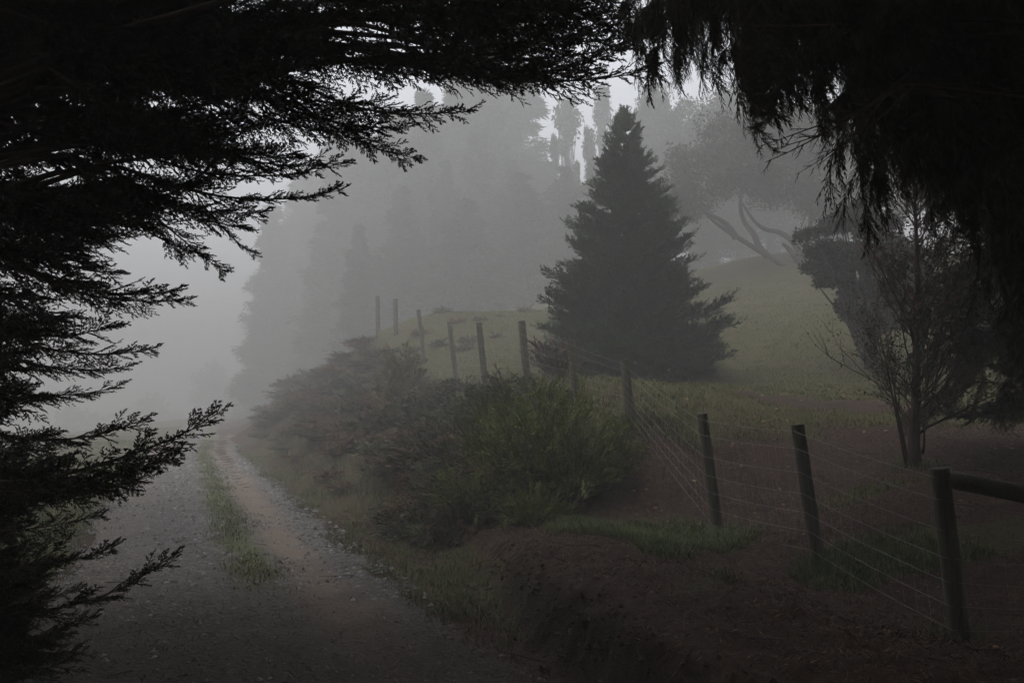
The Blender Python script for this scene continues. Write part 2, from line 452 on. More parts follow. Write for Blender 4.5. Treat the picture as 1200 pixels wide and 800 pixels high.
# brown earth showing in the wheel tracks
tr = node(nt, 'ShaderNodeMath', operation='ADD'); nt.links.new(ua.outputs['Fac'], tr.inputs[0])
ns_ = node(nt, 'ShaderNodeMath', operation='MULTIPLY_ADD'); nt.links.new(n1, ns_.inputs[0]); ns_.inputs[1].default_value = .22; ns_.inputs[2].default_value = -.11
nt.links.new(ns_.outputs[0], tr.inputs[1])
rutc = cramp(nt, tr.outputs[0], [(.10, (0, 0, 0)), (.2, (.75, .75, .75)), (.27, (.75, .75, .75)), (.36, (0, 0, 0)), (.70, (0, 0, 0)), (.86, (.35, .35, .35))])
g = mixc(nt, rutc, g, mixc(nt, n2, (.17, .125, .088), (.27, .212, .162)))
# mossy grass strip between the tracks
stc = cramp(nt, tr.outputs[0], [(.31, (0, 0, 0)), (.38, (1, 1, 1)), (.44, (1, 1, 1)), (.51, (0, 0, 0))])
stv = node(nt, 'ShaderNodeMapRange'); stv.inputs['From Min'].default_value = 7.6; stv.inputs['From Max'].default_value = 9.6
nt.links.new(va.outputs['Fac'], stv.inputs['Value'])
stm = node(nt, 'ShaderNodeMath', operation='MULTIPLY'); nt.links.new(stc, stm.inputs[0]); nt.links.new(stv.outputs[0], stm.inputs[1])
stn = node(nt, 'ShaderNodeMath', operation='MULTIPLY'); nt.links.new(stm.outputs[0], stn.inputs[0])
nt.links.new(cramp(nt, noise(nt, 5, 4, pos), [(.35, (.5, .5, .5)), (.6, (.95, .95, .95))]), stn.inputs[1])
g = mixc(nt, stn.outputs[0], g, mixc(nt, n2, (.06, .075, .025), (.13, .14, .05)))
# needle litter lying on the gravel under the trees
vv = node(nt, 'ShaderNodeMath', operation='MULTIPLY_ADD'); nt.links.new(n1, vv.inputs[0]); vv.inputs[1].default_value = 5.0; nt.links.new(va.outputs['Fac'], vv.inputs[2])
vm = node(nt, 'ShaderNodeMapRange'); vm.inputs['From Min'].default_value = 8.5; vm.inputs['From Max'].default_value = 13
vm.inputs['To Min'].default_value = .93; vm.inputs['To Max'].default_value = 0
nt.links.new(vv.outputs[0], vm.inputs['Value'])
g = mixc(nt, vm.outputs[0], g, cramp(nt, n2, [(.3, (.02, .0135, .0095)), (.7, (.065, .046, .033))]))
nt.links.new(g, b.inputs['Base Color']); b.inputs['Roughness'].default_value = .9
hh = node(nt, 'ShaderNodeMath', operation='SUBTRACT'); nt.links.new(n2, hh.inputs[0]); nt.links.new(vor.outputs['Distance'], hh.inputs[1])
bump(nt, b, hh.outputs[0], .03, .8)
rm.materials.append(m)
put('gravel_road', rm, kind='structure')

# ------------------------------------------------------------------ branch meshes
def kids(P, D, U, L, n, t0, ang, ratio, taper, roll, rng, jit=.25):
    """n children on each straight parent twig"""
    k = len(P)
    t = np.linspace(t0, 1, n)[None] + (rng.random((k, n)) - .5) * (1 - t0) / n
    sg = np.where(np.arange(n) % 2, 1., -1.)[None] * np.ones((k, 1))
    S = np.cross(D, U)
    a = ang + jit * (rng.random((k, n)) - .5)
    ro = roll * (rng.random((k, n)) - .5) * 2
    side = S[:, None] * (np.cos(ro) * sg)[..., None] + U[:, None] * np.sin(ro)[..., None]
    d = norm(D[:, None] * np.cos(a)[..., None] + side * np.sin(a)[..., None])
    p = P[:, None] + D[:, None] * (L[:, None] * t)[..., None]
    l = L[:, None] * ratio * (1 - taper * t) * (.7 + .6 * rng.random((k, n)))
    u = norm(U[:, None] - d * (U[:, None] * d).sum(-1, keepdims=True) + .3 * (rng.random((k, n, 3)) - .5))
    return p.reshape(-1, 3), d.reshape(-1, 3), u.reshape(-1, 3), l.ravel()
def curve_axis(rng, n, sag, tip, wob=.03):
    t = np.linspace(0, 1, n)
    z = -sag * np.sin(math.pi * t) + tip * (t ** 3 - t)
    y = wob * np.sin(t * 5 + rng.random() * 6) * t * (1 - t) * 4
    return np.stack([t, y, z], 1)
def on_curve(C, t):
    i = np.clip(t * (len(C) - 1), 0, len(C) - 1.001); k = i.astype(int); f = (i - k)[:, None]
    return C[k] * (1 - f) + C[k + 1] * f, norm(C[k + 1] - C[k])

def cypress_bough(seed, dens=1.0, wide=.225):
    """a flat feathery cypress branch from (0,0,0) to (1,0,0)"""
    rng = np.random.default_rng(seed); B = Buf()
    C = curve_axis(rng, 12, .05, .10)
    rad = np.linspace(.010, .0015, 12)
    B.tube(C, rad, 5, 0, cap=False)
    n1 = 42
    t = np.linspace(.12, .985, n1) + (rng.random(n1) - .5) * .02
    P, D = on_curve(C, t)
    sg = np.where(np.arange(n1) % 2, 1., -1.)
    roll = (rng.random(n1) - .5) * 1.9
    S = np.stack([np.zeros(n1), sg * np.cos(roll), np.sin(roll) * .9 - .05], 1)
    a = .62 + .3 * (rng.random(n1) - .5)
    d = norm(D * np.cos(a)[:, None] + S * np.sin(a)[:, None])
    l = (wide * np.sin(np.clip(t, .0, 1) * math.pi * .62 + .55) ** 1.3 * (1 - t * .55) + .03) * (.65 + .7 * rng.random(n1))
    U = norm(np.cross(d, np.cross(np.array([0, 0, 1.]) + .7 * (rng.random((n1, 3)) - .5), d)))
    B.prism(P, P + d * l[:, None], .003, .001, 0)
    P2, D2, U2, L2 = kids(P, d, U, l, int(11 * dens), .15, .6, .42, .62, .7, rng)
    B.prism(P2, P2 + D2 * L2[:, None], .0012, .0006, 0)
    P3, D3, U3, L3 = kids(P2, D2, U2, L2, int(8 * dens), .05, .55, .40, .45, .9, rng)
    L3 = np.clip(L3, .010, .05)
    S3 = np.cross(D3, U3)
    B.leaf(P3, D3, S3, L3 * 1.15, L3 * .30 + .0018, 1)
    B.leaf(P3, norm(D3 + .5 * (rng.random(D3.shape) - .5)), norm(U3 + .1), L3 * .8, L3 * .26 + .0016, 1)
    B.leaf(P2 + D2 * L2[:, None] * .55, D2, np.cross(D2, U2), np.clip(L2 * .6, .012, .07), .006, 1)
    pt = C[-1:]; B.leaf(pt - [[.03, 0, 0]], norm(C[-1:] - C[-2:-1]), np.array([[0, 1., 0]]), .06, .008, 1)
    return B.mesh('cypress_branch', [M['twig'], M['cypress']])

def weeping_bough(seed):
    """an arching branch with thin hanging twigs (hang is along -Z of the branch)"""
    rng = np.random.default_rng(seed); B = Buf()
    C = curve_axis(rng, 12, -.10, -.12, .05)
    B.tube(C, np.linspace(.009, .0012, 12), 5, 0, cap=False)
    n1 = 40
    t = rng.uniform(.1, 1, n1); P, D = on_curve(C, t)
    sg = rng.choice([-1., 1.], n1)
    d0 = norm(D * rng.uniform(.2, .9, (n1, 1)) + np.stack([np.zeros(n1), sg * rng.uniform(.1, .8, n1), -rng.uniform(0, .8, n1)], 1))
    l = rng.uniform(.12, .34, n1) * (1 - .35 * t)
    # each hanging twig: three segments bending down
    pts = [P]; dd = d0
    segs = []
    for k in range(4):
        q = pts[-1] + dd * (l / 4)[:, None]
        segs.append((pts[-1], q, dd.copy())); pts.append(q)
        dd = norm(dd + np.array([0, 0, -.55]) + .25 * (rng.random((n1, 3)) - .5))
    for k, (a_, b_, d_) in enumerate(segs):
        B.prism(a_, b_, .0022 - .0004 * k, .0018 - .0004 * k, 0)
        u_ = norm(np.cross(d_, rng.normal(size=(n1, 3))))
        P2, D2, U2, L2 = kids(a_, d_, u_, l / 4, 6, .0, .5, 1.1, .2, 1.5, rng, .5)
        D2 = norm(D2 + np.array([0, 0, -.35]))
        B.prism(P2, P2 + D2 * L2[:, None], .0009, .0005, 0)
        P3, D3, U3, L3 = kids(P2, D2, U2, L2, 8, .05, .45, .42, .2, 1.5, rng, .5)
        D3 = norm(D3 + np.array([0, 0, -.3])); S3 = norm(np.cross(D3, U3 + .01))
        B.leaf(P3, D3, S3, np.clip(L3 * 1.1, .014, .04), .0034, 1)
    return B.mesh('hanging_branch', [M['twig'], M['weeping']])

def bare_bough(seed):
    rng = np.random.default_rng(seed); B = Buf()
    C = curve_axis(rng, 10, .03, .03, .05)
    B.tube(C, np.linspace(.010, .0016, 10), 5, 0, cap=False)
    n1 = 9; t = np.linspace(.25, .97, n1); P, D = on_curve(C, t)
    sg = np.where(np.arange(n1) % 2, 1., -1.)
    d = norm(D + np.stack([np.zeros(n1), sg * .5 * rng.random(n1), sg * .5 - .15], 1)); l = rng.uniform(.15, .35, n1) * (1.15 - t)
    U = norm(np.cross(d, [[0, 1., 0.2]]))
    B.prism(P, P + d * l[:, None], .004, .0016, 0)
    P2, D2, U2, L2 = kids(P, d, U, l, 5, .3, .55, .5, .3, 1.2, rng, .5)
    B.prism(P2, P2 + D2 * L2[:, None], .0016, .0008, 0)
    return B.mesh('bare_branch', [M['twig']])

def fir_bough(seed, leafn=1.0, mat='fir'):
    """tiered conifer branch, up-swept tip, from (0,0,0) to (1,0,0)"""
    rng = np.random.default_rng(seed); B = Buf()
    C = curve_axis(rng, 9, .09, .10)
    B.tube(C, np.linspace(.016, .003, 9), 4, 0, cap=False)
    n1 = 18
    t = np.linspace(.22, .98, n1); P, D = on_curve(C, t)
    sg = np.where(np.arange(n1) % 2, 1., -1.)
    up = rng.uniform(-.15, .55, n1)
    d = norm(D * .85 + np.stack([np.zeros(n1), sg * .55, up], 1))
    l = (.47 * (1 - .58 * t)) * rng.uniform(.75, 1.2, n1)
    U = norm(np.cross(d, np.cross(np.array([0, 0, 1.]), d)))
    P2, D2, U2, L2 = kids(P, d, U, l, int(9 * leafn), .1, .55, .42, .45, .9, rng)
    D2 = norm(D2 + np.array([0, 0, .25])); L2 = np.clip(L2, .03, .2)
    P3, D3, U3, L3 = kids(P2, D2, U2, L2, 5, .0, .5, .65, .3, 1.3, rng)
    B.leaf(P3, D3, norm(np.cross(D3, U3)), L3 * 1.2, L3 * .6, 1)
    B.leaf(P2, D2, norm(np.cross(D2, U2)), L2, L2 * .16, 1)
    B.prism(P, P + d * l[:, None], .005, .002, 0)
    return B.mesh('conifer_branch', [M['twig'], M[mat]])

def frame_to(A, Bp, roll=0.0, up=(0, 0, 1)):
    A, Bp = np.asarray(A, float), np.asarray(Bp, float)
    x = Bp - A; L = np.linalg.norm(x); x = x / L
    y = np.cross(np.asarray(up, float), x)
    y = y / max(np.linalg.norm(y), 1e-6); z = np.cross(x, y)
    c, s = math.cos(roll), math.sin(roll)
    y2, z2 = y * c + z * s, z * c - y * s
    m = Matrix.Identity(4)
    for i in range(3):
        m[i][0], m[i][1], m[i][2], m[i][3] = x[i] * L, y2[i] * L, z2[i] * L, A[i]
    return m

CYP = [cypress_bough(s, d) for s, d in ((1, 1.0), (2, 1.1), (3, .9), (4, 1.0), (5, 1.15))]
CYPT = [cypress_bough(s, .9, w) for s, w in ((6, .13), (7, .15), (8, .17))]
WEEP = [weeping_bough(s) for s in (11, 12, 13, 14)]
BARE = [bare_bough(s) for s in (21, 22, 23)]
FIR = [fir_bough(s) for s in (31, 32, 33, 34)]

def limb_path(a, b_, sag=.1, n=7, rng=R):
    a, b_ = np.asarray(a, float), np.asarray(b_, float)
    t = np.linspace(0, 1, n)[:, None]; L = np.linalg.norm(b_ - a)
    w = (rng.random((n, 3)) - .5) * .05 * L * np.sin(math.pi * t)
    return a + (b_ - a) * t + np.array([0, 0, sag * L]) * np.sin(math.pi * t) + w

def big_tree(name, label, base, height, r0, jobs, meshes, limb_r=.016, mat='bark', bname='branch', group=None, sag=.06):
    """trunk with limbs reaching to the foot of each branch; jobs: (A, B, roll, mesh) in world coordinates"""
    base = np.asarray(base, float)
    t = thing(name, label, 'tree', base, group)
    tb = Buf(); rng = np.random.default_rng(int(abs(base[0] * 100)) + 3)
    zs = np.linspace(-.15, height, 14)
    tr = np.stack([.10 * np.sin(zs * .7), .10 * np.cos(zs * .5) - .1, zs], 1)
    fl = r0 * (1 - .82 * np.clip(zs / height, 0, 1)) * (1 + .5 * np.exp(-np.clip(zs, 0, None) / .35))
    tb.tube(tr, fl, 14, 0, rough=.18, rng=rng)
    for A, B_, roll, me in jobs:
        a = np.asarray(A) - base
        hz = np.hypot(a[0], a[1])
        zt = np.clip(a[2] - .28 * hz, .8, height * .96)
        p0 = np.array([np.interp(zt, zs, tr[:, 0]), np.interp(zt, zs, tr[:, 1]), zt])
        if np.linalg.norm(a - p0) > .25:
            Lb = np.linalg.norm(np.asarray(B_) - A)
            tb.tube(limb_path(p0, a, sag, 7, rng), np.linspace(limb_r * 1.3 + .006 * hz, Lb * .0105, 7), 6, 0)
    put('trunk', tb.mesh('trunk', [M[mat]], True), t)
    for A, B_, roll, me in jobs:
        o = put(bname, me, t)
        o.matrix_local = Matrix.Translation(Vector(-base)) @ frame_to(A, B_, roll)
    return t

def above_frame(P, margin=.35):
    """True where a point lies above the top edge of the picture or beside it, out of sight"""
    return P[1] < .3 or P[2] > CAM_Z + P[1] * .452 + margin or abs(P[0]) > P[1] * .57 + 1.2
def shade_boughs(T, n, lean_, meshes):
    """the big crown over the lane: long boughs reaching out above the viewer's head"""
    out = []
    while len(out) < n:
        az = R.uniform(0, 2 * math.pi)
        dx, dy = math.cos(az) + .6 * lean_[0], math.sin(az) + .6 * lean_[1]
        q = math.hypot(dx, dy); dx, dy = dx / q, dy / q
        r = R.uniform(2.5, 7.6); z = R.uniform(4.2, 12.5)
        B_ = T + np.array([dx * r, dy * r, z]); L = R.uniform(3.6, 5.2)
        A = T + np.array([dx * max(r - L, .3), dy * max(r - L, .3), z - R.uniform(-.3, .8)])
        if B_[1] > 10.5: continue
        if not (above_frame(B_, .8) and above_frame((A + B_) / 2, .8)): continue
        out.append((A, B_, R.uniform(-.5, .5), meshes[R.integers(len(meshes))]))
    return out

# ------------------------------------------------------------------ the dark cypress on the left
TL = np.array([-4.7, 5.6, h1(-4.7, 5.6)])
jobs = []
tips = [  # tip pixel x,y | distance | direction in the picture (dx,dy, length px) of the branch behind its tip
    (765, 82, 6.0, -1, -.10, 300), (735, 50, 6.3, -1, .02, 300), (700, 82, 6.1, -1, -.16, 240), (655, 72, 6.2, -1, -.12, 260), (640, 40, 6.0, -1, .0, 300), (600, 62, 5.9, -1, -.1, 260),
    (560, 60, 5.8, -1, -.10, 260), (548, 131, 5.6, -1, -.25, 260), (510, 90, 5.8, -1, -.3, 260), (487, 186, 5.5, -1, -.55, 220), (470, 150, 5.6, -1, -.35, 260), (440, 120, 5.5, -1, -.3, 280), (425, 155, 5.6, -1, -.3, 250),
    (402, 222, 5.4, -1, -.10, 260), (405, 190, 5.5, -1, -.22, 260), (350, 180, 5.4, -1, -.2, 260), (375, 200, 5.5, -1, -.15, 250),
    (308, 248, 5.2, -1, -.30, 220), (290, 266, 5.3, -1, -.5, 200), (262, 318, 5.1, -.75, -.8, 190), (300, 300, 5.2, -.6, -.8, 150), (240, 300, 5.2, -.8, -.6, 200), (222, 352, 5.1, -1, -.2, 210), (205, 340, 5.3, -1, -.25, 220),
    (180, 408, 4.9, -1, -.15, 200), (150, 430, 5.0, -1, -.2, 220), (140, 452, 5.1, -1, -.05, 200), (135, 380, 5.2, -1, -.1, 220),
    (170, 490, 4.8, -1, .02, 230), (250, 487, 4.6, -1, .30, 260), (205, 535, 4.8, -1, .10, 230), (170, 560, 4.7, -1, -.02, 230), (195, 536, 4.9, -1, .2, 200), (120, 603, 4.7, -1, .05, 200),
    (135, 640, 4.7, -1, .0, 220), (205, 648, 4.5, -1, .32, 240), (95, 690, 4.5, -1, .1, 200), (110, 720, 4.4, -1, .12, 200), (70, 750, 4.3, -1, .1, 180), (80, 655, 4.8, -1, .0, 200)]
def add_tip(x, y, d, dx, dy, lp, back=.5, ms=None):
    B_ = pix(x, y, d)
    A = pix(x + dx * lp, y + dy * lp, d + back * R.uniform(-.6, 1.0))
    ms = ms or CYP
    jobs.append((A, B_, R.uniform(-.7, .7), ms[R.integers(len(ms))]))
for tp in tips:
    add_tip(*tp, ms=CYPT)
# fill behind the contour, row by row: (y, right limit of the solid mass)
cy_ = [-60, 0, 40, 80, 120, 160, 200, 230, 260, 300, 340, 380, 420, 460, 500, 540, 580, 620, 660, 700, 760, 820]
cx_ = [790, 770, 620, 470, 420, 385, 310, 205, 200, 160, 145, 100, 85, 75, 95, 100, 70, 65, 60, 60, 45, 30]
for k in range(190):
    y = R.uniform(-90, 800); lim = np.interp(y, cy_, cx_)
    x = lim - abs(R.normal(0, .33)) * (lim + 160) - 16
    if x < -150: continue
    add_tip(x, y, R.uniform(4.6, 6.8), -1, R.uniform(-.55, .12) if y < 480 else R.uniform(-.1, .3), R.uniform(180, 300))
jobs = jobs[:190]
for k in range(14):
    add_tip(R.uniform(-20, 105), R.uniform(640, 800), R.uniform(4.2, 5.4), -1, R.uniform(-.05, .2), R.uniform(180, 260))
for (x, y, d) in ((790, 12, 6.2), (770, 35, 6.4), (720, 25, 6.2), (740, 55, 6.3)):
    add_tip(x, y, d, -1, R.uniform(-.12, .12), 300, ms=CYPT)
for k in range(30):
    add_tip(R.uniform(20, 430), R.uniform(-40, 75), R.uniform(4.8, 6.5), -1, R.uniform(-.35, .25), R.uniform(220, 320))
jobs = jobs[:240]
jobs += shade_boughs(TL, 59, (1.0, .25), CYP)
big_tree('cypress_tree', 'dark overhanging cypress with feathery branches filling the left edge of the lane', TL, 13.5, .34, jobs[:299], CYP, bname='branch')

# ------------------------------------------------------------------ the weeping tree on the right
TR = np.array([6.2, 7.2, h1(6.2, 7.2)])
jobs = []
def hang(x, y, d, dx, dy, lp, me=None, roll=None, back=.8):
    """branch whose tip hangs at a pixel; the foot lies dx,dy*lp away"""
    B_ = pix(x, y, d); A = pix(x + dx * lp, y + dy * lp, d + back * R.uniform(-.5, 1))
    jobs.append((A, B_, R.uniform(-.3, .3) if roll is None else roll, me or WEEP[R.integers(len(WEEP))]))
for (x, y, d) in ((745, 40, 5.6), (760, 62, 5.8), (790, 60, 5.5), (775, 20, 5.7), (820, 50, 5.6), (845, 62, 5.7), (868, 80, 5.5), (880, 95, 5.4),
                  (900, 60, 5.6), (930, 70, 5.5), (905, 110, 5.7), (965, 130, 5.6), (985, 170, 5.5), (1010, 190, 5.6), (1025, 205, 5.4), (1000, 120, 5.7)):
    hang(x, y, d, 1, R.uniform(-.55, -.15), R.uniform(190, 290))
for (x, y, d, dx, dy, lp) in ((897, 152, 5.2, -.12, -1, 120), (888, 130, 5.2, .0, -1, 130), (893, 165, 5.3, -.2, -1, 150)):
    hang(x, y, d, dx, dy, lp, roll=1.2)
for (x, y, d, dx, dy, lp) in ((888, 172, 5.0, 1, -.42, 170), (897, 190, 5.0, 1, -.62, 170), (932, 205, 5.1, 1, -.75, 140), (905, 176, 5.1, 1, -.5, 140), (950, 200, 5.1, .8, -.8, 120)):
    hang(x, y, d, dx, dy, lp, me=BARE[R.integers(3)], back=.4)
ry_ = [-60, 0, 40, 90, 130, 170, 210, 250, 300, 350, 420]
rx_ = [735, 755, 800, 900, 985, 1020, 1060, 1115, 1150, 1185, 1210]
for k in range(170):
    y = -90 + 440 * R.random() ** 1.25; lim = np.interp(y, ry_, rx_)
    x = lim + abs(R.normal(0, .33)) * (1330 - lim) + 12
    if x > 1330: continue
    hang(x, y, R.uniform(5.3, 7.6), 1, R.uniform(-.8, -.15), R.uniform(180, 300))
for (x, y, d) in ((1175, 370, 7.3), (1190, 400, 7.0), (1205, 425, 7.2), (1160, 320, 7.0), (1190, 350, 6.8), (1140, 290, 7.0)):
    hang(x, y, d, 1, -.5, 230)
for (x, y, d) in ((735, 25, 5.9), (725, 5, 5.8), (750, 15, 5.6), (765, 5, 5.5), (790, 20, 5.6)):
    hang(x, y, d, 1, -.2, 240)
jobs = jobs[-11:] + jobs[:189]
jobs += shade_boughs(TR, 98, (-1.0, -.05), WEEP + CYP[:2])
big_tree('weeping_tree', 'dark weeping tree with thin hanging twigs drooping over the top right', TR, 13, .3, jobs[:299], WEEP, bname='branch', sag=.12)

# ------------------------------------------------------------------ unseen trees added behind and beside the viewer to shade the lane
for (x, y, hgt, n, lab) in ((-4.2, -2.6, 11, 260, 'added shade cypress beside the lane behind the viewpoint on the grass side'),
                            (5.4, .2, 10, 260, 'added shade cypress on the bank just behind the viewpoint'),
                            (1.2, -6.0, 11, 290, 'added shade cypress farther back along the lane'), (-6.5, -7.5, 11, 200, 'rearmost added shade cypress behind the viewpoint'),
                            (9.5, -4.5, 11, 240, 'added shade cypress on the bank behind the viewpoint away from the lane'),
                            (12.2, 12.2, 13, 260, 'added shade cypress just outside the right of the view'), (-10.8, 10.5, 13, 260, 'added shade cypress just outside the left of the view')):
    b0 = np.array([x, y, h1(x, y)]); jobs = []
    for k in range(n):
        az = R.uniform(0, 2 * math.pi); z = R.uniform(.8 if y < -4 else 2.6, hgt * .92); r = R.uniform(2.2, 7.0) * (1 - .35 * (z - 3) / hgt)
        B_ = b0 + np.array([math.cos(az) * r, math.sin(az) * r, z])
        if not above_frame(B_, .5): continue
        if np.hypot(B_[0], B_[1]) < 2.2 and B_[2] < 3.6: continue
        A = b0 + np.array([math.cos(az) * r * .25, math.sin(az) * r * .25, z - .4])
        jobs.append((A, B_, R.uniform(-.5, .5), CYP[R.integers(len(CYP))]))
    big_tree('cypress_tree', lab, b0, hgt, .3, jobs, CYP, bname='branch')

# ------------------------------------------------------------------ the conifer on the lawn
cb = pix(742, 449, 20.5); cb[2] = h1(cb[0], cb[1])
cz_top = pix(733, 141, 20.5)[2]
HT = cz_top - cb[2]
t = thing('conifer_tree', 'dense dark cone shaped conifer with upswept tiers standing on the lawn behind the fence', 'tree', cb)
tb = Buf(); zz = np.linspace(-.2, HT, 12)
tb.tube(np.stack([-.17 * zz / HT, 0 * zz, zz], 1), np.linspace(.16, .012, 12), 9, 0)
put('trunk', tb.mesh('trunk', [M['bark']], True), t)
prof_h = [0, .06, .14, .24, .32, .40, .46, .55, .62, .70, .78, .86, .94, 1.0]
prof_r = [1.5, 1.95, 2.05, 1.85, 1.6, 1.75, 1.45, 1.25, 1.32, 1.0, .86, .64, .36, .07]
for k in range(290):
    f = (k + .5) / 290; hz = 1 - (1 - f * .985) ** .72 if False else f ** 1.25 * .985 + .012
    az = k * 2.399 + R.uniform(-.3, .3)
    r = np.interp(hz, prof_h, prof_r) * R.uniform(.88, 1.06) * (1.08 - .40 * ((hz * 10 + .15 * math.sin(az * 2)) % 1)) * (1 + .10 * math.sin(3 * az + hz * 9)) * (1 + .09 * math.sin(2 * az - 17 * hz)) * .97
    z0 = hz * HT
    A = np.array([-.17 * hz, 0, max(z0 - .16 * r, .1)])
    B_ = A + np.array([math.cos(az) * r, math.sin(az) * r, .06 * r + .22 * hz])
    if hz > .93: B_ = A + np.array([math.cos(az) * r, math.sin(az) * r, .35])
    o = put('branch', FIR[k % 4], t); o.matrix_local = frame_to(A, B_, R.uniform(-.35, .35))

# ------------------------------------------------------------------ distant trees
def leafy(B, centres, radii, n_cl, per, cl_r, size, rng, m=1, shell=.55, flat=.8):
    """clumps of leaves through a set of ellipsoids"""
    vol = np.array([np.prod(r) for r in radii]); pr = vol ** .7; pr /= pr.sum()
    which = rng.choice(len(centres), n_cl, p=pr)
    d = norm(rng.normal(size=(n_cl, 3))); rr = rng.uniform(shell, 1.05, (n_cl, 1))
    c = np.array(centres)[which] + d * rr * np.array(radii)[which]
    k = n_cl * per
    P = np.repeat(c, per, 0) + np.clip(rng.normal(size=(k, 3)), -1.15, 1.15) * cl_r * np.array([1, 1, flat]) * np.repeat(rng.uniform(.5, 1.3, (n_cl, 1)), per, 0)
    D = norm(rng.normal(size=(k, 3)) + np.array([0, 0, .2])); S = norm(np.cross(D, rng.normal(size=(k, 3))))
    L = rng.uniform(.6, 1.3, k) * size
    B.leaf(P, D, S, L, L * .5, m)
    return c
def conifer_mesh(seed, H_=10.0, Rb=2.2, ragged=.3, bare=.12):
    rng = np.random.default_rng(seed)
    tB = Buf(); tB.tube(np.stack([np.zeros(8), np.zeros(8), np.linspace(0, H_, 8)], 1), np.linspace(.22, .02, 8), 7, 0)
    cB = Buf(); n = 230
    z = np.sort(rng.uniform(bare, 1, n)) ; az = rng.uniform(0, 6.28, n)
    r = Rb * (1 - z) ** .75 * (1 - ragged * rng.random(n)) * (.75 + .25 * np.sin(z * 40)) + .12
    A = np.stack([np.zeros(n), np.zeros(n), z * H_], 1)
    E = A + np.stack([np.cos(az) * r, np.sin(az) * r, r * rng.uniform(-.15, .25, n)], 1)
    cB.prism(A, E, .03, .008, 0)
    per = 120
    tt = rng.uniform(.2, 1.0, (n, per, 1))
    P = A[:, None] + (E - A)[:, None] * tt + np.clip(rng.normal(size=(n, per, 3)), -1.2, 1.2) * (.07 + .16 * r[:, None, None] * (1.15 - tt)) - np.array([0, 0, .10]) * tt
    D = norm((E - A)[:, None] + rng.normal(size=(n, per, 3)) * .45 * r[:, None, None] - np.array([0, 0, .25]) * r[:, None, None]).reshape(-1, 3)
    S = norm(np.cross(D, rng.normal(size=D.shape))); L = rng.uniform(.10, .30, len(D))
    cB.leaf(P.reshape(-1, 3), D, S, L, L * .26, 1)
    return tB.mesh('trunk', [M['bark']], True), cB.mesh('crown', [M['bark'], M['far_leaf']])
def round_mesh(seed, H_, cents, rads, ncl=260, per=50, clr=.3, size=.22, mat='far_leaf', stems=None, r0=.2, nbr=70, bark='bark_grey'):
    rng = np.random.default_rng(seed)
    tB = Buf()
    for s in (stems or [[(0, 0, -.2), (.1, 0, H_ * .4), (0, .1, H_ * .9)]]):
        ra = r0 if stems is None or len(stems) < 9 or stems.index(s) < 6 else r0 * .4
        tB.tube(np.array(s, float), np.linspace(ra, ra * .3, len(s)), 8, 0)
    cB = Buf(); c = leafy(cB, cents, rads, ncl, per, clr, size, rng, 1)
    base = np.array([[0, 0, H_ * .45]]) + rng.normal(size=(len(c), 3)) * .15
    pick = rng.choice(len(c), min(nbr, len(c)), replace=False)
    cB.prism(base[pick], c[pick], .035, .01, 0)
    return tB.mesh('trunk', [M[bark]], True), cB.mesh('crown', [M['bark'], M[mat]])
CON = [conifer_mesh(51), conifer_mesh(52, 10, 1.7, .45, .2), conifer_mesh(53, 10, 2.7, .35, .05)]
BROAD = [round_mesh(61, 10, [(0, 0, 6.5), (1.5, .5, 5), (-1.5, -.4, 5.2), (.3, 0, 8.3), (0, 1, 3.6)], [(2.4, 2.4, 2.2), (2, 2, 1.8), (2, 2, 1.7), (1.5, 1.5, 1.6), (2.2, 2, 1.5)], 420, 120, .36, .17),
         round_mesh(62, 10, [(0, 0, 7.2), (.8, 0, 5), (-.9, 0, 4.4), (.2, 0, 8.9)], [(1.6, 1.6, 1.8), (1.7, 1.6, 1.6), (1.6, 1.5, 1.5), (1, 1, 1.2)], 340, 120, .36, .17)]
TUFT = round_mesh(63, 10, [(0, 0, 8.8), (.4, 0, 7.7), (-.3, 0, 6.2), (0, 0, 9.7)], [(.8, .8, .7), (.55, .5, .4), (.4, .4, .5), (.5, .5, .4)], 60, 34, .2, .25, r0=.11, stems=[[(0, 0, -.2), (.1, 0, 4), (0, .05, 9.6)]])

def far_tree(name, label, px, top, d, meshes, group=None, wid=1.0, H_=10.0):
    p = pix(px, 400, d); z0 = h1(p[0], p[1]) - .1
    zt = pix(px, top, d)[2]; s = (zt - z0) / H_
    o = thing(name, label, 'tree', (p[0], p[1], z0), group, R.uniform(0, 6.28))
    o.scale = (s * wid, s * wid, s)
    put('trunk', meshes[0], o); put('crown', meshes[1], o)
    return o
G = 'tall trees fading into the fog beyond the fence'
L1 = 'tall conifer dissolving into the fog in the tree wall above the lane'
wall = [(338, 262, 60, 2, 1.1), (375, 215, 57, 0, 1.1), (415, 170, 52, 2, .9), (368, 320, 50, 0, 1.2), (455, 130, 49, 0, 1.1), (495, 110, 46, 2, .9), (535, 92, 50, 0, 1.0),
        (570, 70, 47, 2, .85), (590, 84, 52, 0, .8), (560, 150, 44, 0, 1.1), (520, 190, 42, 2, .9), (470, 220, 41, 0, 1.2), (420, 265, 40, 2, 1.0), (600, 190, 43, 0, 1.2), (640, 190, 50, 0, 1.1), (400, 120, 66, 2, 1.0), (312, 320, 70, 0, 1.2), (355, 200, 74, 0, 1.2), (440, 300, 42, 2, 1.1)]
env_x, env_y = [300, 350, 400, 450, 500, 550, 600, 628], [262, 208, 168, 138, 112, 90, 76, 92]
for k, px in enumerate(range(318, 628, 24)):
    wall.append((px + R.uniform(-7, 7), np.interp(px, env_x, env_y) + R.uniform(-4, 26), 56 - 8 * (px - 318) / 310 + R.uniform(-2, 4), (0, 2, 0, 1)[k % 4], R.uniform(1.0, 1.35)))
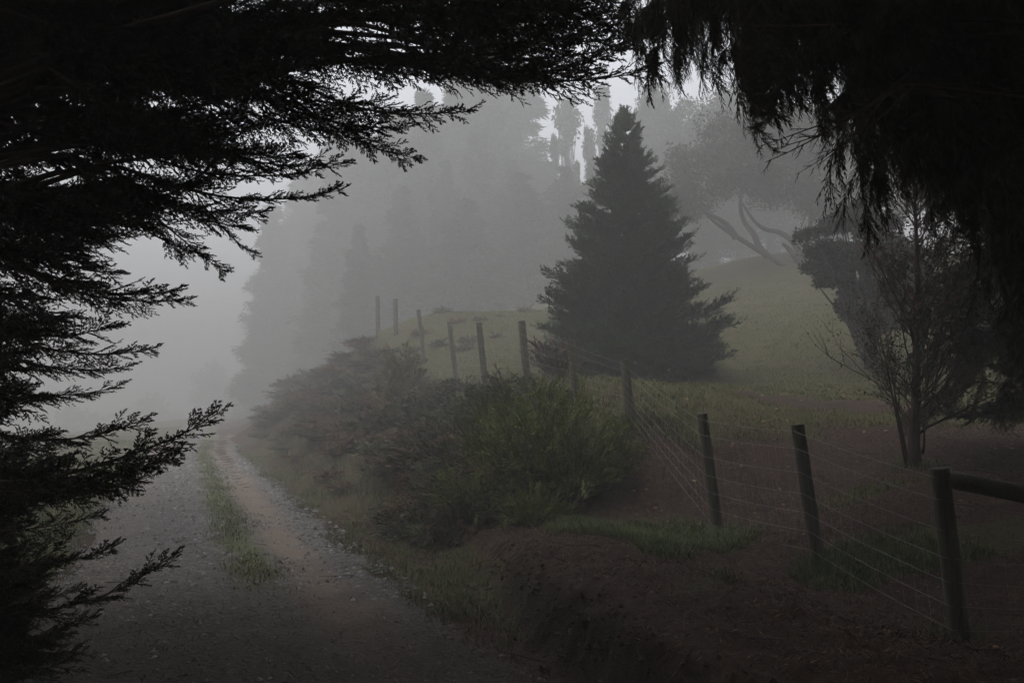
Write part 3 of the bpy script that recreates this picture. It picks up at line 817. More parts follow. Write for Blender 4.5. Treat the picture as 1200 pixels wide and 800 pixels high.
for px, top, d, k, w in wall:
    d *= 1.5 if px > 375 else 1.75
    L1 = 'tall foggy conifer in the tree wall ' + ('at its left end above the lane' if px < 375 else 'left of the middle above the pale posts' if px < 470 else 'right of the middle above the fence' if px < 560 else 'at its right end beside the sky gap')
    far_tree('conifer_tree', L1, px, top, d, CON[k], G, w)
for px, top, d, w, lab in ((545, 235, 58, 2.0, 'broad bushy tree at the foot of the foggy tree wall beside the posts'),
                           (478, 262, 62, 2.2, 'faint broad tree behind the two pale posts in the fog'),
                           (612, 205, 60, 1.9, 'faint broad tree in the fog just left of the lawn conifer')):
    far_tree('conifer_tree', lab, px, top, d, CON[2], None, w)
for px, top, d, me, w, lab in ((650, 158, 72, CON[1], .45, 'small pointed tree in the sky gap left of the tufted tree'),
                               (666, 113, 74, TUFT, .7, 'slender tree with a bare stem and round tufted top in the bright sky gap'),
                               (692, 148, 70, TUFT, .45, 'short slender tree with a small oval top close to the lawn conifer'),
                               (707, 100, 78, TUFT, .5, 'thin wispy tree rising just left of the tip of the lawn conifer'),
                               (677, 190, 68, CON[1], .5, 'low pointed tree at the bottom of the bright sky gap'),
                               (768, 98, 66, BROAD[1], .7, 'pale tall tree behind the tip of the lawn conifer')):
    far_tree('distant_tree', lab, px, top, d, me, None, w)
for px, top, w, lab in ((660, 196, 1.5, 'low misty conifer closing the bottom of the sky gap on its left'), (700, 188, 1.5, 'low misty conifer closing the bottom of the sky gap beside the lawn conifer')):
    far_tree('distant_tree', lab, px, top, 60, CON[2], None, w)
for px, top, d, k, w, lab in ((812, 120, 62, 0, 1.0, 'big foggy tree right of the lawn conifer behind the leaning tree'),
                              (870, 105, 60, 1, 1.4, 'foggy tree behind the crown of the leaning tree'),
                              (960, 120, 58, 0, 1.1, 'foggy tree under the hanging twigs at upper right'),
                              (1060, 110, 44, 0, 1.1, 'dim tree hidden behind the hanging foliage on the right'),
                              (1170, 110, 40, 0, 1.1, 'dim tree behind the right hand foliage near the picture edge')):
    far_tree('broadleaf_tree', lab, px, top, d, BROAD[k], None, w)

# added far wood that dims the fog past the lane's end, one mass
B = Buf(); rng = np.random.default_rng(77)
cen, rad = [], []
for k in range(60):
    x = rng.uniform(-75, 15); y = rng.uniform(150, 205); z = h1(x, y); hgt = rng.uniform(5, 8) + .10 * max(0, x + 45)
    cen += [(x, y, z + hgt * .45), (x + rng.normal(), y, z + hgt * .75)]; rad += [(3.4, 3, hgt * .5), (2.2, 2, hgt * .3)]
leafy(B, cen, rad, 2600, 26, .9, 1.0, rng, 0)
put('fog_dimming_wood', B.mesh('fog_dimming_wood', [M['far_leaf']]), kind='stuff')
for px, top, d, w, lab in ((838, 222, 58, 2.9, 'low foggy conifer seen under the leaning tree on its left'), (905, 212, 60, 2.9, 'low foggy conifer seen between the stems of the leaning tree'),
                           (985, 212, 56, 2.6, 'low foggy conifer between the leaning tree and the rounded dark tree')):
    far_tree('conifer_tree', lab, px, top, d, CON[2], None, w)

# leaning several-stemmed tree
lb = pix(936, 318, 36); lb[2] = h1(lb[0], lb[1])
def rel(px, py, d): return pix(px, py, d) - lb
def chaikin(P, k=3):
    P = np.array(P, float)
    for _ in range(k):
        P = np.concatenate([P[:1], np.stack([.75 * P[:-1] + .25 * P[1:], .25 * P[:-1] + .75 * P[1:]], 1).reshape(-1, 3), P[-1:]])
    return P
stems = [[rel(938, 322, 36), rel(905, 303, 35.8), rel(872, 283, 35.5), rel(838, 262, 35.2), rel(815, 235, 35)],
         [rel(900, 301, 35.8), rel(888, 288, 35.9), rel(884, 274, 36.0), rel(872, 262, 36.2), rel(866, 240, 36.5), rel(872, 212, 36.6)],
         [rel(940, 320, 36), rel(938, 300, 36.2), rel(930, 283, 36.4), rel(913, 271, 36.6), rel(896, 270, 36.8), rel(882, 258, 37), rel(870, 238, 37)],
         [rel(940, 318, 36), rel(944, 290, 36.2), rel(952, 255, 36.2), rel(948, 215, 36.2)],
         [rel(936, 306, 36.1), rel(925, 292, 35.6), rel(917, 285, 35.5)],
         [rel(862, 278, 35.4), rel(852, 262, 35.0), rel(830, 250, 34.6)]]
cents = [rel(815, 215, 35), rel(870, 200, 36), rel(925, 205, 36), rel(790, 240, 35), rel(850, 165, 36.5), rel(905, 155, 37), rel(965, 235, 36), rel(960, 180, 37)]
rads = [(1.2, 1.8, .7), (1.4, 2, .9), (1.3, 2, 1.0), (.8, 1.2, .5), (1.4, 2, .9), (1.3, 2, .9), (.9, 1.3, .7), (1.1, 1.5, 1.0)]
for k in range(14):
    cents.append(rel(R.uniform(775, 985), R.uniform(140, 245), R.uniform(34.5, 37.5))); rads.append((R.uniform(.45, .9), .8, R.uniform(.25, .5)))
ends = [np.array(q[-1]) for q in stems[:4]]
for c_ in [np.array(q) for q in cents[:8]] * 2:
    e_ = ends[int(np.argmin([np.linalg.norm(c_ - q) for q in ends]))]
    t_ = c_ + R.normal(size=3) * np.array([.6, .4, .35]); stems.append([e_, (e_ + t_) / 2 + R.normal(size=3) * .22, t_])
n_main = 6
stems = [chaikin(q) for q in stems]
tm, cm = round_mesh(71, 3, cents, rads, 420, 110, .33, .14, 'olive_leaf', [q.tolist() for q in stems], .15, 1, 'bark')
t = thing('leaning_tree', 'leaning tree with curved bare stems and spreading crown at the top of the lawn', 'tree', lb)
put('trunk', tm, t); put('crown', cm, t)

# rounded dark tree between the leaning tree and the sapling
rbp = pix(1015, 395, 20); rbp[2] = h1(rbp[0], rbp[1])
def rel2(px, py, d): return pix(px, py, d) - rbp
cents, rads = [], []
for cx0, cy0, rx0, rz0 in ((975, 262, .42, .26), (1005, 252, .5, .3), (1032, 268, .5, .34), (960, 292, .36, .22), (992, 300, .5, .3), (1022, 306, .5, .32), (1052, 300, .55, .4), (975, 326, .3, .16),
                           (1008, 338, .42, .24), (1042, 342, .5, .3), (1070, 325, .5, .45), (1000, 366, .28, .14), (1028, 372, .36, .2), (1060, 372, .42, .26), (946, 276, .22, .13), (1015, 238, .22, .14), (955, 312, .2, .1), (990, 356, .2, .1)):
    cents.append(rel2(cx0, cy0, 20 + R.uniform(-.5, .5))); rads.append((rx0 * .85, .6, rz0 * .85))
tm, cm = round_mesh(72, 1.4, cents, rads, 620, 90, .10, .075, 'dark_leaf', [[(0, 0, -.2), (.05, 0, .6), (0, .1, 1.5)], [(0, 0, .2), (-.3, 0, .8), (-.5, .1, 1.7)], [(0, 0, .2), (.4, .1, .9), (.6, 0, 1.8)]], .09)
t = thing('rounded_tree', 'low rounded dark tree on the lawn between the leaning tree and the bare sapling', 'tree', rbp)
put('trunk', tm, t); put('crown', cm, t)

# ------------------------------------------------------------------ twiggy sapling with sparse leaves
sb = pix(1072, 548, 10.8); sb[2] = h1(sb[0], sb[1])
def rs(px, py, d=10.8): return pix(px, py, d) - sb
rng = np.random.default_rng(81)
t = thing('sapling_tree', 'small twiggy tree with single dark trunk on brown ground behind the fence', 'tree', sb)
tb = Buf(); lb_ = Buf()
trk = np.array([[0, 0, -.45], rs(1071, 520), rs(1073, 480), rs(1074, 430), rs(1074, 380), rs(1075, 330), rs(1074, 285), rs(1072, 230), rs(1070, 180)])
tb.tube(trk, [.14, .068, .056, .048, .04, .032, .024, .015, .006], 10, 0, rough=.15, rng=rng)
twig_ends = []
def shoot(p0, d0, L, r, depth):
    n = 6; pts = [np.asarray(p0, float)]; d = np.asarray(d0, float) / np.linalg.norm(d0)
    for k in range(n):
        pts.append(pts[-1] + d * L / n)
        d = norm(d + rng.normal(size=3) * .13 + np.array([0, 0, .10]))
    pts = np.array(pts)
    tb.tube(pts, np.linspace(r, max(r * .35, .0022), n + 1), 4 if depth else 5, 0, cap=False)
    if depth < 2:
        for k in range(int(4 + 3 * rng.random())):
            i = rng.integers(2, n + 1)
            dd = norm(norm(pts[i] - pts[i - 1]) + rng.normal(size=3) * .5 + np.array([0, 0, .15]))
            shoot(pts[i], dd, L * rng.uniform(.3, .55), r * .5, depth + 1)
    if depth >= 1: twig_ends.append(pts)
for k in range(84):
    zt = rng.uniform(.25, 3.6); az = rng.uniform(0, 6.28)
    p = np.array([np.interp(zt, trk[:, 2], trk[:, 0]), 0, zt])
    out = .75 if zt > .8 else 1.1
    L = rng.uniform(.5, 1.2) * (1.15 - .14 * zt)
    shoot(p, (math.cos(az) * out + .12, math.sin(az) * out, rng.uniform(.5, 1.1)), L, .014 - .002 * zt, 0)
for (a, c, e) in (((1065, 545), (1052, 490), (1040, 400)), ((1062, 548), (1048, 470), (1030, 385)), ((1082, 530), (1086, 505), (1078, 480)),
                  ((1076, 505), (1120, 485), (1165, 462)), ((1075, 400), (1120, 345), (1150, 300)), ((1073, 395), (1045, 340), (1020, 290))):
    pp = np.array([rs(*a), rs(*c), rs(*e)]); tq = np.linspace(0, 1, 9)[:, None]
    cv = pp[0] * (1 - tq) ** 2 + 2 * pp[1] * tq * (1 - tq) + pp[2] * tq ** 2
    cv[0] = cv[0] * .9
    tb.tube(cv, np.linspace(.018, .006, 9), 5, 0)
    for i in range(3, 9):
        shoot(cv[i], norm(cv[i] - cv[i - 1]) + rng.normal(size=3) * .5, rng.uniform(.25, .5), .005, 1)
put('trunk', tb.mesh('trunk', [M['sapling_bark']], True), t)
allp = np.concatenate([p[1:] for p in twig_ends])
pk = allp[rng.random(len(allp)) < .45]; pk = np.concatenate([pk + rng.normal(size=pk.shape) * .03, pk[pk[:, 0] > .15] + rng.normal(size=pk[pk[:, 0] > .15].shape) * .06])
D = norm(rng.normal(size=pk.shape) + [0, 0, -.2]); S = norm(np.cross(D, rng.normal(size=pk.shape)))
lb_.leaf(pk, D, S, rng.uniform(.03, .06, len(pk)), rng.uniform(.014, .026, len(pk)))
put('foliage', lb_.mesh('foliage', [M['sparse_leaf']]), t)

# dark evergreen right of the sapling
eb = pix(1232, 560, 10.4); eb[2] = h1(eb[0], eb[1])
t = thing('evergreen_tree', 'dark drooping evergreen at the right edge behind the sapling', 'tree', eb)
tb = Buf(); tb.tube([(0, 0, -.2), (.05, 0, 1.5), (0, 0, 3.2), (.05, 0, 5.5)], [.14, .11, .08, .02], 9, 0)
put('trunk', tb.mesh('trunk', [M['bark']], True), t)
for k in range(230):
    z = .75 + 4.8 * R.random(); az = R.uniform(0, 6.28); r = R.uniform(.8, 1.75) * (1.12 - z / 10)
    A = np.array([0, 0, z]); B_ = A + np.array([math.cos(az) * r, math.sin(az) * r, -.15 * r])
    o = put('branch', CYP[R.integers(5)] if k % 2 else WEEP[R.integers(4)], t); o.matrix_local = frame_to(A, B_, R.uniform(-.4, .4))

# ------------------------------------------------------------------ shrubs on the bank
def feathery(seed, nst, H_, spread, leafL, leafW, nleaf, mat, droop=.2, stem=.006, sub=4, up=1.0):
    """many upright feathery shoots; base at the origin"""
    rng = np.random.default_rng(seed); W = Buf(); Lf = Buf()
    az = rng.uniform(0, 6.28, nst); lean = np.sqrt(rng.random(nst)) * spread
    L = H_ * rng.uniform(.55, 1.1, nst) * (1 - .25 * lean / max(spread, .01))
    d = norm(np.stack([np.cos(az) * lean, np.sin(az) * lean, np.full(nst, up)], 1))
    P = np.stack([np.cos(az) * lean * .12, np.sin(az) * lean * .12, np.zeros(nst)], 1) * H_
    n = 5
    for k in range(n):
        Q = P + d * (L / n)[:, None]
        W.prism(P, Q, stem * (1 - k / n) + .0015, stem * (1 - (k + 1) / n) + .0015)
        if k >= 1:
            P2, D2, U2, L2 = kids(P, d, norm(np.cross(d, rng.normal(size=d.shape))), L / n, sub, 0, .55, 1.0, .1, 3.1, rng, .5)
            D2 = norm(D2 + [0, 0, .3]); W.prism(P2, P2 + D2 * L2[:, None], .0016, .001)
            P3, D3, U3, L3 = kids(P2, D2, U2, L2, nleaf, .1, .6, 1, 0, 3.1, rng, .6)
            S3 = norm(np.cross(D3, U3 + .01)); k3 = len(P3)
            Lf.leaf(P3, D3, S3, rng.uniform(.6, 1.3, k3) * leafL, leafW)
        P = Q; d = norm(d + rng.normal(size=d.shape) * .16 + np.array([0, 0, -droop * k / n]))
    P2, D2, U2, L2 = P, d, norm(np.cross(d, rng.normal(size=d.shape))), L / n * .8
    P3, D3, U3, L3 = kids(P2 - D2 * L2[:, None] * .5, D2, U2, L2, 14, 0, .5, 1, 0, 3.1, rng, .6)
    Lf.leaf(P3, D3, norm(np.cross(D3, U3 + .01)), rng.uniform(.6, 1.2, len(P3)) * leafL, leafW)
    return W.mesh('stems', [M['twig']]), Lf.mesh('foliage', [M[mat]])
SHR = {
    'green': [feathery(s, 84, 1.0, .85, .036, .0065, 19, 'bush_green', .45, .004) for s in (91, 92)],
    'scrub': [feathery(s, 66, .62, 1.35, .034, .009, 18, 'scrub', .5) for s in (93, 94, 95)] + [feathery(100, 44, .6, 1.1, .04, .024, 9, 'scrub', .45), feathery(101, 60, .55, 1.5, .06, .006, 16, 'scrub', .8)],
    'brown': [feathery(s, 60, .6, 1.25, .036, .008, 14, 'scrub_brown', .55) for s in (96, 97)],
    'yellow': [feathery(98, 30, 1.0, .6, .06, .022, 9, 'yellow', .2)],
    'red': [feathery(99, 40, 1.0, .55, .05, .028, 12, 'red_leaf', .2)]}
def shrub(kind, label, x, y, s, group=None, sz=1.0, name='shrub', sink=.04):
    st, fo = SHR[kind][R.integers(len(SHR[kind]))]
    o = thing(name, label, 'shrub', (x, y, h1(x, y) - sink), group, R.uniform(0, 6.28))
    o.scale = (s, s, s * sz)
    put('stems', st, o); put('foliage', fo, o)
    return o
greens = [(668, 600, 11.2, 1.5, 1.0, 'tallest feathery green bush on the bank right below the fence post'),
          (610, 585, 11.6, 1.35, 1.0, 'feathery green bush left of the tallest one on the bank'),
          (585, 540, 12.8, 1.25, 1.15, 'pale feathery green bush standing behind the front green bushes below the fence'),
          (708, 565, 11.4, .95, .95, 'dark green bush at the right end of the feathery clump below the fourth post'),
          (640, 570, 12.0, 1.5, 1.1, 'feathery green bush between the two tallest on the bank'),
          (560, 620, 11.0, .95, .9, 'low green bush at the lane side foot of the feathery clump'),
          (625, 625, 10.4, .8, .85, 'short dark bush in front of the feathery clump at the bank lip')]
for px, py, d, s, sz, lab in greens:
    p = pix(px, py, d); shrub('green', lab, p[0], p[1], s * .9, 'feathery green bushes on the bank', sz)
GS = 'low dark scrub mounds covering the bank'
LS = 'low brownish green scrub mound merging with its neighbours on the bank beside the lane'
LB = 'low brown dead looking scrub mound among the green scrub on the lane bank'
cnt = 0
for k in range(900):
    y = 10.6 + 38 * R.random() ** 1.35; s = R.uniform(.75, 3.0 + .035 * y); x = xr(y) + s / CA
    if cnt >= 230: break
    if y < 13.5 and s > 2.3: continue
    if s < 1.2 and R.random() < .35: continue
    kd = 'brown' if R.random() < (.65 if 13 < y < 24 and s < 2.2 else .3) else 'scrub'
    hmax = np.interp(s, [.75, 1.4, 2.2, 4], [.28, .55, .62, .45]) * np.interp(y, [10, 14, 18, 30, 50], [1.0, 1.0, .85, .9, 1.1]) * R.uniform(.6, 1.15)
    sc_ = R.uniform(.8, 1.25) * (1 + .016 * y) * (.7 if s < 1.3 else 1)
    where = ('below the feathery bushes' if y < 13.5 else 'midway along the bank' if y < 20 else 'on the hazy far bank' if y < 30 else 'fading into fog where the lane vanishes')
    lab = ('low brown dead looking scrub ' if kd == 'brown' else 'low grey green scrub mound ') + ('at the lane edge ' if s < 1.6 else 'high on the bank ') + where
    shrub(kd, lab, x, y, sc_, GS, hmax / (.60 * sc_)); cnt += 1
for k in range(34):
    d = R.uniform(24, 40); px = R.uniform(430, 650); p = pix(px, 400, d)
    if sdist(p[0], d) < 4.2: continue
    shrub('brown' if k % 3 == 0 else 'scrub', ('low brown scrub clump' if k % 3 == 0 else 'low green scrub clump') + (' on the misty crest left of the dark fence posts' if px < 540 else ' on the misty crest between fence posts and conifer'), p[0], p[1], R.uniform(.45, .85), 'scrub clumps along the misty crest', R.uniform(.8, 1.15), sink=.13)
for px, py, d, s, lab in ((470, 440, 24, 1.35, 'yellow leaved bush below the pale posts on the foggy bank'), (455, 470, 22, 1.2, 'small yellowish bush at the foot of the yellow leaved bush')):
    p = pix(px, py, d); shrub('yellow', lab, p[0], p[1], s)
p = pix(652, 452, 17.5); shrub('red', 'small reddish shrub behind the fence at the left foot of the conifer', p[0], p[1], 1.0)

# ------------------------------------------------------------------ the wire fence
posts = [(1125, 748, 6.4, 200, 1.12, .075), (958, 660, 8.2, 163, 1.2, .068), (842, 625, 10.2, 141, 1.28, .066), (739, 492, 12.5, 70, .85, .07), (676, 470, 14, 72, .95, .07), (619, 460, 16, 84, 1.22, .075),
         (569, 456, 19, 78, 1.32, .072), (535, 447, 23, 70, 1.42, .07), (498, 427, 27, 64, 1.6, .07), (464, 394, 31, 44, 1.25, .085), (443, 391, 34, 44, 1.4, .09)]
f0 = pix(posts[0][0], posts[0][1], posts[0][2]); f0[2] = h1(f0[0], f0[1])
fence = thing('wire_fence', 'leaning round timber posts strung with wire netting climbing the bank into the fog', 'fence', f0)
lean = np.array([-.115, .0, 1.0])
tops, bases = [], []
for k, (px, py, d, hp, hgt, rad) in enumerate(posts):
    p = pix(px, py, d); p[2] = h1(p[0], p[1])
    zt = pix(px, py - hp, d)[2]; hg = max(zt - p[2], .6)
    ln = lean.copy() * [1 + .25 * R.uniform(-1, 1), 1, 1]
    if k > 8: ln[0] *= .2
    B = Buf(); n = 12
    zz = np.array([-.35, 0, .15, hg * .5, hg - .012, hg]); rr = .9 * rad * np.array([1.06, 1.04, 1.0, .98, .96, .90])
    B.tube(np.stack([ln[0] * zz, R.uniform(-.03, .03) * zz, zz], 1), rr, n, 0, rough=.05, rng=R)
    me = B.mesh('post', [M['post']], True)
    o = put('post', me, fence); o.location = tuple(p - f0)
    for pol in me.polygons[-2 * n:]: pol.use_smooth = False
    bases.append(p); tops.append(p + ln * hg)
bases, tops = np.array(bases), np.array(tops)
# the extra end of the fence: a strainer rail running out of the picture to the right
rp = [tops[0] + np.array([.03, -.09, -.07]), pix(1290, 596, 6.05)]
endp = pix(1290, 640, 6.05); endp[2] = h1(endp[0], endp[1])
B = Buf(); tq = np.linspace(0, 1, 8)[:, None]
B.tube(rp[0] - f0 + (rp[1] - rp[0]) * tq, np.linspace(.058, .064, 8), 12, 0, rough=.05, rng=R)
put('rail', B.mesh('rail', [M['post']], True), fence)
B = Buf(); zt = rp[1][2] - endp[2] + .08
B.tube([(0, 0, -.3), (0, 0, 0), (-.02, 0, zt * .6), (-.04, 0, zt)], [.078, .075, .07, .066], 12, 0, rough=.05, rng=R)
o = put('post', B.mesh('post', [M['post']], True), fence); o.location = tuple(endp + np.array([.1, .12, 0]) - f0)
PB = np.concatenate([[endp + [.1, .12, 0]], bases]); PT = np.concatenate([[endp + [.06, .12, zt]], tops])
net = Buf()
levels = [.06, .2, .34, .48, .64, .82, .95]
side = np.array([-.06, -.05, 0])
for lv in levels:
    W = Buf(); path = []
    for k in range(len(PB) - 1):
        a, c = PB[k] + (PT[k] - PB[k]) * lv + side, PB[k + 1] + (PT[k + 1] - PB[k + 1]) * lv + side
        for tt in np.linspace(0, 1, 7)[:-1]:
            path.append(a + (c - a) * tt - np.array([0, 0, .02 * math.sin(math.pi * tt)]))
    path.append(c)
    W.tube(np.array(path) - f0, .0016, 4, 0)
    put('wire', W.mesh('wire', [M['wire']]), fence)
A0, A1 = [], []
for k in range(len(PB) - 4):
    L = np.linalg.norm(PB[k + 1] - PB[k])
    for tt in np.arange(.08, L, .15) / L:
        lo = PB[k] + (PB[k + 1] - PB[k]) * tt; hi = PT[k] + (PT[k + 1] - PT[k]) * tt
        A0.append(lo + (hi - lo) * .06 + side); A1.append(lo + (hi - lo) * .82 + side)
net.prism(np.array(A0) - f0, np.array(A1) - f0, .0012, .0012)
put('netting', net.mesh('netting', [M['wire']]), fence, kind='stuff')

# ------------------------------------------------------------------ ground cover
def blades(name, pts, Lr, W, mat, clump=1, spread=.04, lean_=.5):
    n = len(pts) * clump
    p = np.repeat(pts, clump, 0); p = p + np.concatenate([R.normal(size=(n, 2)) * spread, np.zeros((n, 1))], 1)
    p[:, 2] = H(p[:, 0], p[:, 1]) - .008
    az = R.uniform(0, 6.28, n); le = R.uniform(0, lean_, n)
    D = norm(np.stack([np.cos(az) * le, np.sin(az) * le, np.ones(n)], 1))
    bend = np.stack([np.cos(az), np.sin(az), np.full(n, -.35)], 1) * R.uniform(.2, 1, (n, 1))
    S = np.stack([-np.sin(az), np.cos(az), np.zeros(n)], 1)
    L = R.uniform(*Lr, n)
    B = Buf(); B.blade(p, D, S, L, W, bend)
    return put(name, B.mesh(name, [M[mat]]), kind='stuff')
def scatter(n, x0, x1, y0, y1, fn, pw=1.0):
    x = R.uniform(x0, x1, n); y = y0 + (y1 - y0) * R.random(n) ** pw
    k = R.random(n) < fn(x, y)
    return np.stack([x[k], y[k], np.zeros(k.sum())], 1)
inview = lambda x, y: (np.abs(x) < y * .62 + .6)
lawn = scatter(150000, -3, 22, 9, 34, lambda x, y: inview(x, y) * (grassy(x, y) > .3) * (sdist(x, y) > 3.0), 1.7)
blades('lawn_grass', lawn[:60000], (.03, .11), .007, 'lawn_blade', 3, .05, .9)
tuft = scatter(60000, -3, 5.5, 6.5, 12.5, lambda x, y: ((grassy(x, y) > .35) & (sdist(x, y) > 1.5) & (sdist(x, y) < 4.2)) * .5)
blades('bank_grass', tuft[:6500], (.06, .17), .005, 'grass', 6, .035, .9)
verge = scatter(60000, -16, 1, 6.4, 36, lambda x, y: ((sdist(x, y) > -.12) & (sdist(x, y) < np.interp(y, [6, 9, 11, 13], [.3, .8, 1.2, 1.5]))) * np.clip(.45 + 1.6 * fbm(x * 1.2, y * 1.2, 55), 0, 1), 1.3)
blades('verge_grass', verge[:15000], (.04, .15), .006, 'grass', 6, .05, .8)
strip = scatter(120000, -16, 1, 7.7, 40, lambda x, y: np.exp(-((-sdist(x, y) / ROAD_W - .40 - .05 * fbm(y * .7, x * 0, 57)) / .07) ** 2) * np.clip(.8 + 1.0 * fbm(x * 1.4, y * 1.4, 58), 0, 1) * sstep(7.8, 9.4, y), 1.3)
blades('track_grass', strip[:9500], (.03, .10), .008, 'track', 7, .05, .9)
lv = scatter(90000, -26, 0, 7, 40, lambda x, y: (sdist(x, y) < -ROAD_W + .05) * (sdist(x, y) > -ROAD_W - 5) * np.clip(.6 + fbm(x, y, 59), 0, 1) * (x > -.62 * y - .6), 1.3)
blades('roadside_grass', lv[:9000], (.05, .15), .007, 'grass', 6, .06, .9)
feet = []
for q in list(bases[:7]) + [sb, sb, sb, cb, cb]:
    n_ = 26; a_ = R.uniform(0, 6.28, n_); r_ = R.uniform(.06, .3, n_)
    feet.append(np.stack([q[0] + np.cos(a_) * r_, q[1] + np.sin(a_) * r_, np.zeros(n_)], 1))
blades('foot_tufts', np.concatenate(feet), (.05, .2), .005, 'grass', 5, .03, .9)
dryp = scatter(46000, -14, 5, 6.5, 34, lambda x, y: (sdist(x, y) > .5) * (sdist(x, y) < 4.2) * np.clip(.22 + 1.0 * fbm(x * .9, y * .9, 60), 0, 1) * np.where(y > 12, 1.0, .12), 1.1)
blades('dry_grass', dryp[:7000], (.12, .42), .006, 'dry', 6, .06, .9)
def flat_litter(name, n, x0, x1, y0, y1, fn, Lr, wr, mat, pw=1.0, lift=.006, tilt=.5):
    p = scatter(n, x0, x1, y0, y1, fn, pw); k = len(p)
    p[:, 2] = H(p[:, 0], p[:, 1]) + lift * R.random(k) + .008
    N = normal_at(p[:, 0], p[:, 1]); N = norm(N + R.normal(size=N.shape) * tilt * .4)
    D = norm(np.cross(N, R.normal(size=N.shape))); S = np.cross(N, D)
    L = R.uniform(*Lr, k)
    B = Buf(); B.leaf(p, D, S, L, L * wr); return put(name, B.mesh(name, [M[mat]]), kind='stuff')
flat_litter('needle_litter', 330000, -4, 7.5, 4.2, 13.5, lambda x, y: inview(x, y) * np.where(sdist(x, y) > .1, (1 - .85 * grassy(x, y)) * np.where((sdist(x, y) > .15) & (sdist(x, y) < .85) & (y < 9), .25, 1), .5 * (1 - sstep(6.5, 9, y))) * .9, (.02, .07), .10, 'litter', 1.2, .018, 1.0)
flat_litter('fallen_leaves', 5200, -3, 12, 5, 22, lambda x, y: inview(x, y) * (sdist(x, y) > 1.6) * np.clip(.3 + fbm(x * .7, y * .7, 66), .03, 1), (.03, .075), .6, 'fallen', 1.2, .03, .9)
# fallen twigs
B = Buf(); tw = scatter(700, -4, 6.5, 4.5, 11, lambda x, y: inview(x, y) * np.where(sdist(x, y) > .3, .6, .10)); k = len(tw); tw[:, 2] = H(tw[:, 0], tw[:, 1]) + .012
az = R.uniform(0, 6.28, k); Lt = R.uniform(.06, .35, k); e = tw + np.stack([np.cos(az) * Lt, np.sin(az) * Lt, np.zeros(k)], 1)
e[:, 2] = H(e[:, 0], e[:, 1]) + R.uniform(.01, .05, k)
B.prism(tw, e, .004, .002); put('fallen_twigs', B.mesh('fallen_twigs', [M['twig']]), kind='stuff')
# loose stones on the lane
m, nt, b = new_mat('loose_stone')
geo = node(nt, 'ShaderNodeNewGeometry')
nt.links.new(cramp(nt, geo.outputs['Random Per Island'], [(0, (.075, .07, .066)), (.5, (.17, .162, .152)), (1, (.30, .288, .272))]), b.inputs['Base Color'])
b.inputs['Roughness'].default_value = .8; M['stone'] = m
st = scatter(130000, -14, 3, 4.2, 28, lambda x, y: ((sdist(x, y) < .12) & (sdist(x, y) > -ROAD_W - .1)) * np.clip(.45 + 1.2 * fbm(x * 1.6, y * 1.6, 70) - .4 * np.exp(-((-sdist(x, y) / ROAD_W - .40) / .12) ** 2) - .35 * np.exp(-((-sdist(x, y) / ROAD_W - .2) / .06) ** 2) - .3 * np.exp(-((-sdist(x, y) / ROAD_W - .75) / .08) ** 2), 0, 1) * inview(x, y) * (.15 + .85 * sstep(5.5, 10, y)), 1.4)[:34000]
k = len(st); st[:, 2] = H(st[:, 0], st[:, 1]) + .009
oc = np.array([[1, 0, 0], [.3, .9, 0], [-.9, .3, 0], [-.4, -.9, 0], [.7, -.6, .1], [.1, .1, .75], [.0, .0, -.5]])
tri = []
for i in range(5): tri += [[i, (i + 1) % 5, 5], [(i + 1) % 5, i, 6]]
sz = (.008 + .018 * R.random(k) ** 2.5) * (1 + .035 * st[:, 1]); V = oc[None] * (1 + .35 * R.normal(size=(k, 7, 3)) * .6)
az = R.uniform(0, 6.28, k); c, s_ = np.cos(az)[:, None], np.sin(az)[:, None]
V = np.stack([V[..., 0] * c - V[..., 1] * s_, V[..., 0] * s_ + V[..., 1] * c, V[..., 2]], -1) * sz[:, None, None] + st[:, None]
B = Buf(); B.add(V, None, (np.arange(k)[:, None, None] * 7 + np.array(tri)[None]).reshape(-1, 3))
put('loose_gravel', B.mesh('loose_gravel', [M['stone']]), kind='stuff')

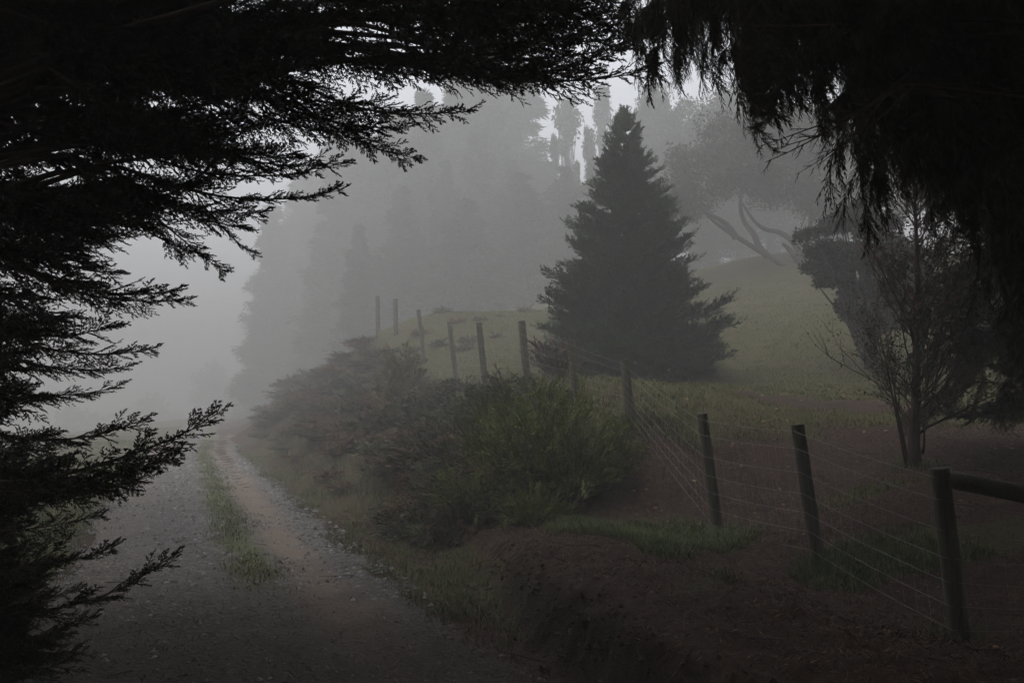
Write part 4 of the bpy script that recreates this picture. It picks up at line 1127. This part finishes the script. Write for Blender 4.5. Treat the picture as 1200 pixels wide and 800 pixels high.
m, nt, b = new_mat('crumbled_earth')
geo = node(nt, 'ShaderNodeNewGeometry')
nt.links.new(cramp(nt, geo.outputs['Random Per Island'], [(0, (.018, .012, .008)), (.6, (.05, .034, .023)), (1, (.10, .07, .048))]), b.inputs['Base Color'])
b.inputs['Roughness'].default_value = .95
def lipf(x, y): return np.interp(y, [4, 6, 8.2, 9.5, 14], [.25, .36, .78, 1.0, 1.1])
cl = scatter(30000, -1.5, 4, 4.3, 9.4, lambda x, y: np.exp(-((sdist(x, y) - lipf(x, y) - .05) / .22) ** 2) * .5)[:3200]
k = len(cl); cl[:, 2] = H(cl[:, 0], cl[:, 1])
sz = .006 + .026 * R.random(k) ** 3; V = oc[None] * (1 + .45 * R.normal(size=(k, 7, 3)) * .6)
az = R.uniform(0, 6.28, k); c, s_ = np.cos(az)[:, None], np.sin(az)[:, None]
V = np.stack([V[..., 0] * c - V[..., 1] * s_, V[..., 0] * s_ + V[..., 1] * c, V[..., 2]], -1) * sz[:, None, None] + cl[:, None]
B = Buf(); B.add(V, None, (np.arange(k)[:, None, None] * 7 + np.array(tri)[None]).reshape(-1, 3))
put('earth_clods', B.mesh('earth_clods', [m]), kind='stuff')

# ------------------------------------------------------------------ the fog: one closed box round the whole scene
hz0, hz1 = -9.0, 26.0
X0, X1, Y0, Y1 = -190.0, 190.0, -60.0, 330.0
B = Buf()
B.add([(X0, Y0, hz0), (X1, Y0, hz0), (X1, Y1, hz0), (X0, Y1, hz0), (X0, Y0, hz1), (X1, Y0, hz1), (X1, Y1, hz1), (X0, Y1, hz1)],
      [(0, 3, 2, 1), (4, 5, 6, 7), (0, 1, 5, 4), (1, 2, 6, 5), (2, 3, 7, 6), (3, 0, 4, 7)])
hm = bpy.data.materials.new('haze'); hm.use_nodes = True
nt = hm.node_tree; nt.nodes.clear()
out = nt.nodes.new('ShaderNodeOutputMaterial'); pv = nt.nodes.new('ShaderNodeVolumePrincipled')
pv.inputs['Color'].default_value = (.62, .615, .605, 1)
pv.inputs['Density'].default_value = .0168
pv.inputs['Anisotropy'].default_value = .2
nt.links.new(pv.outputs[0], out.inputs['Volume'])
put('haze', B.mesh('haze', [hm]), kind='stuff')
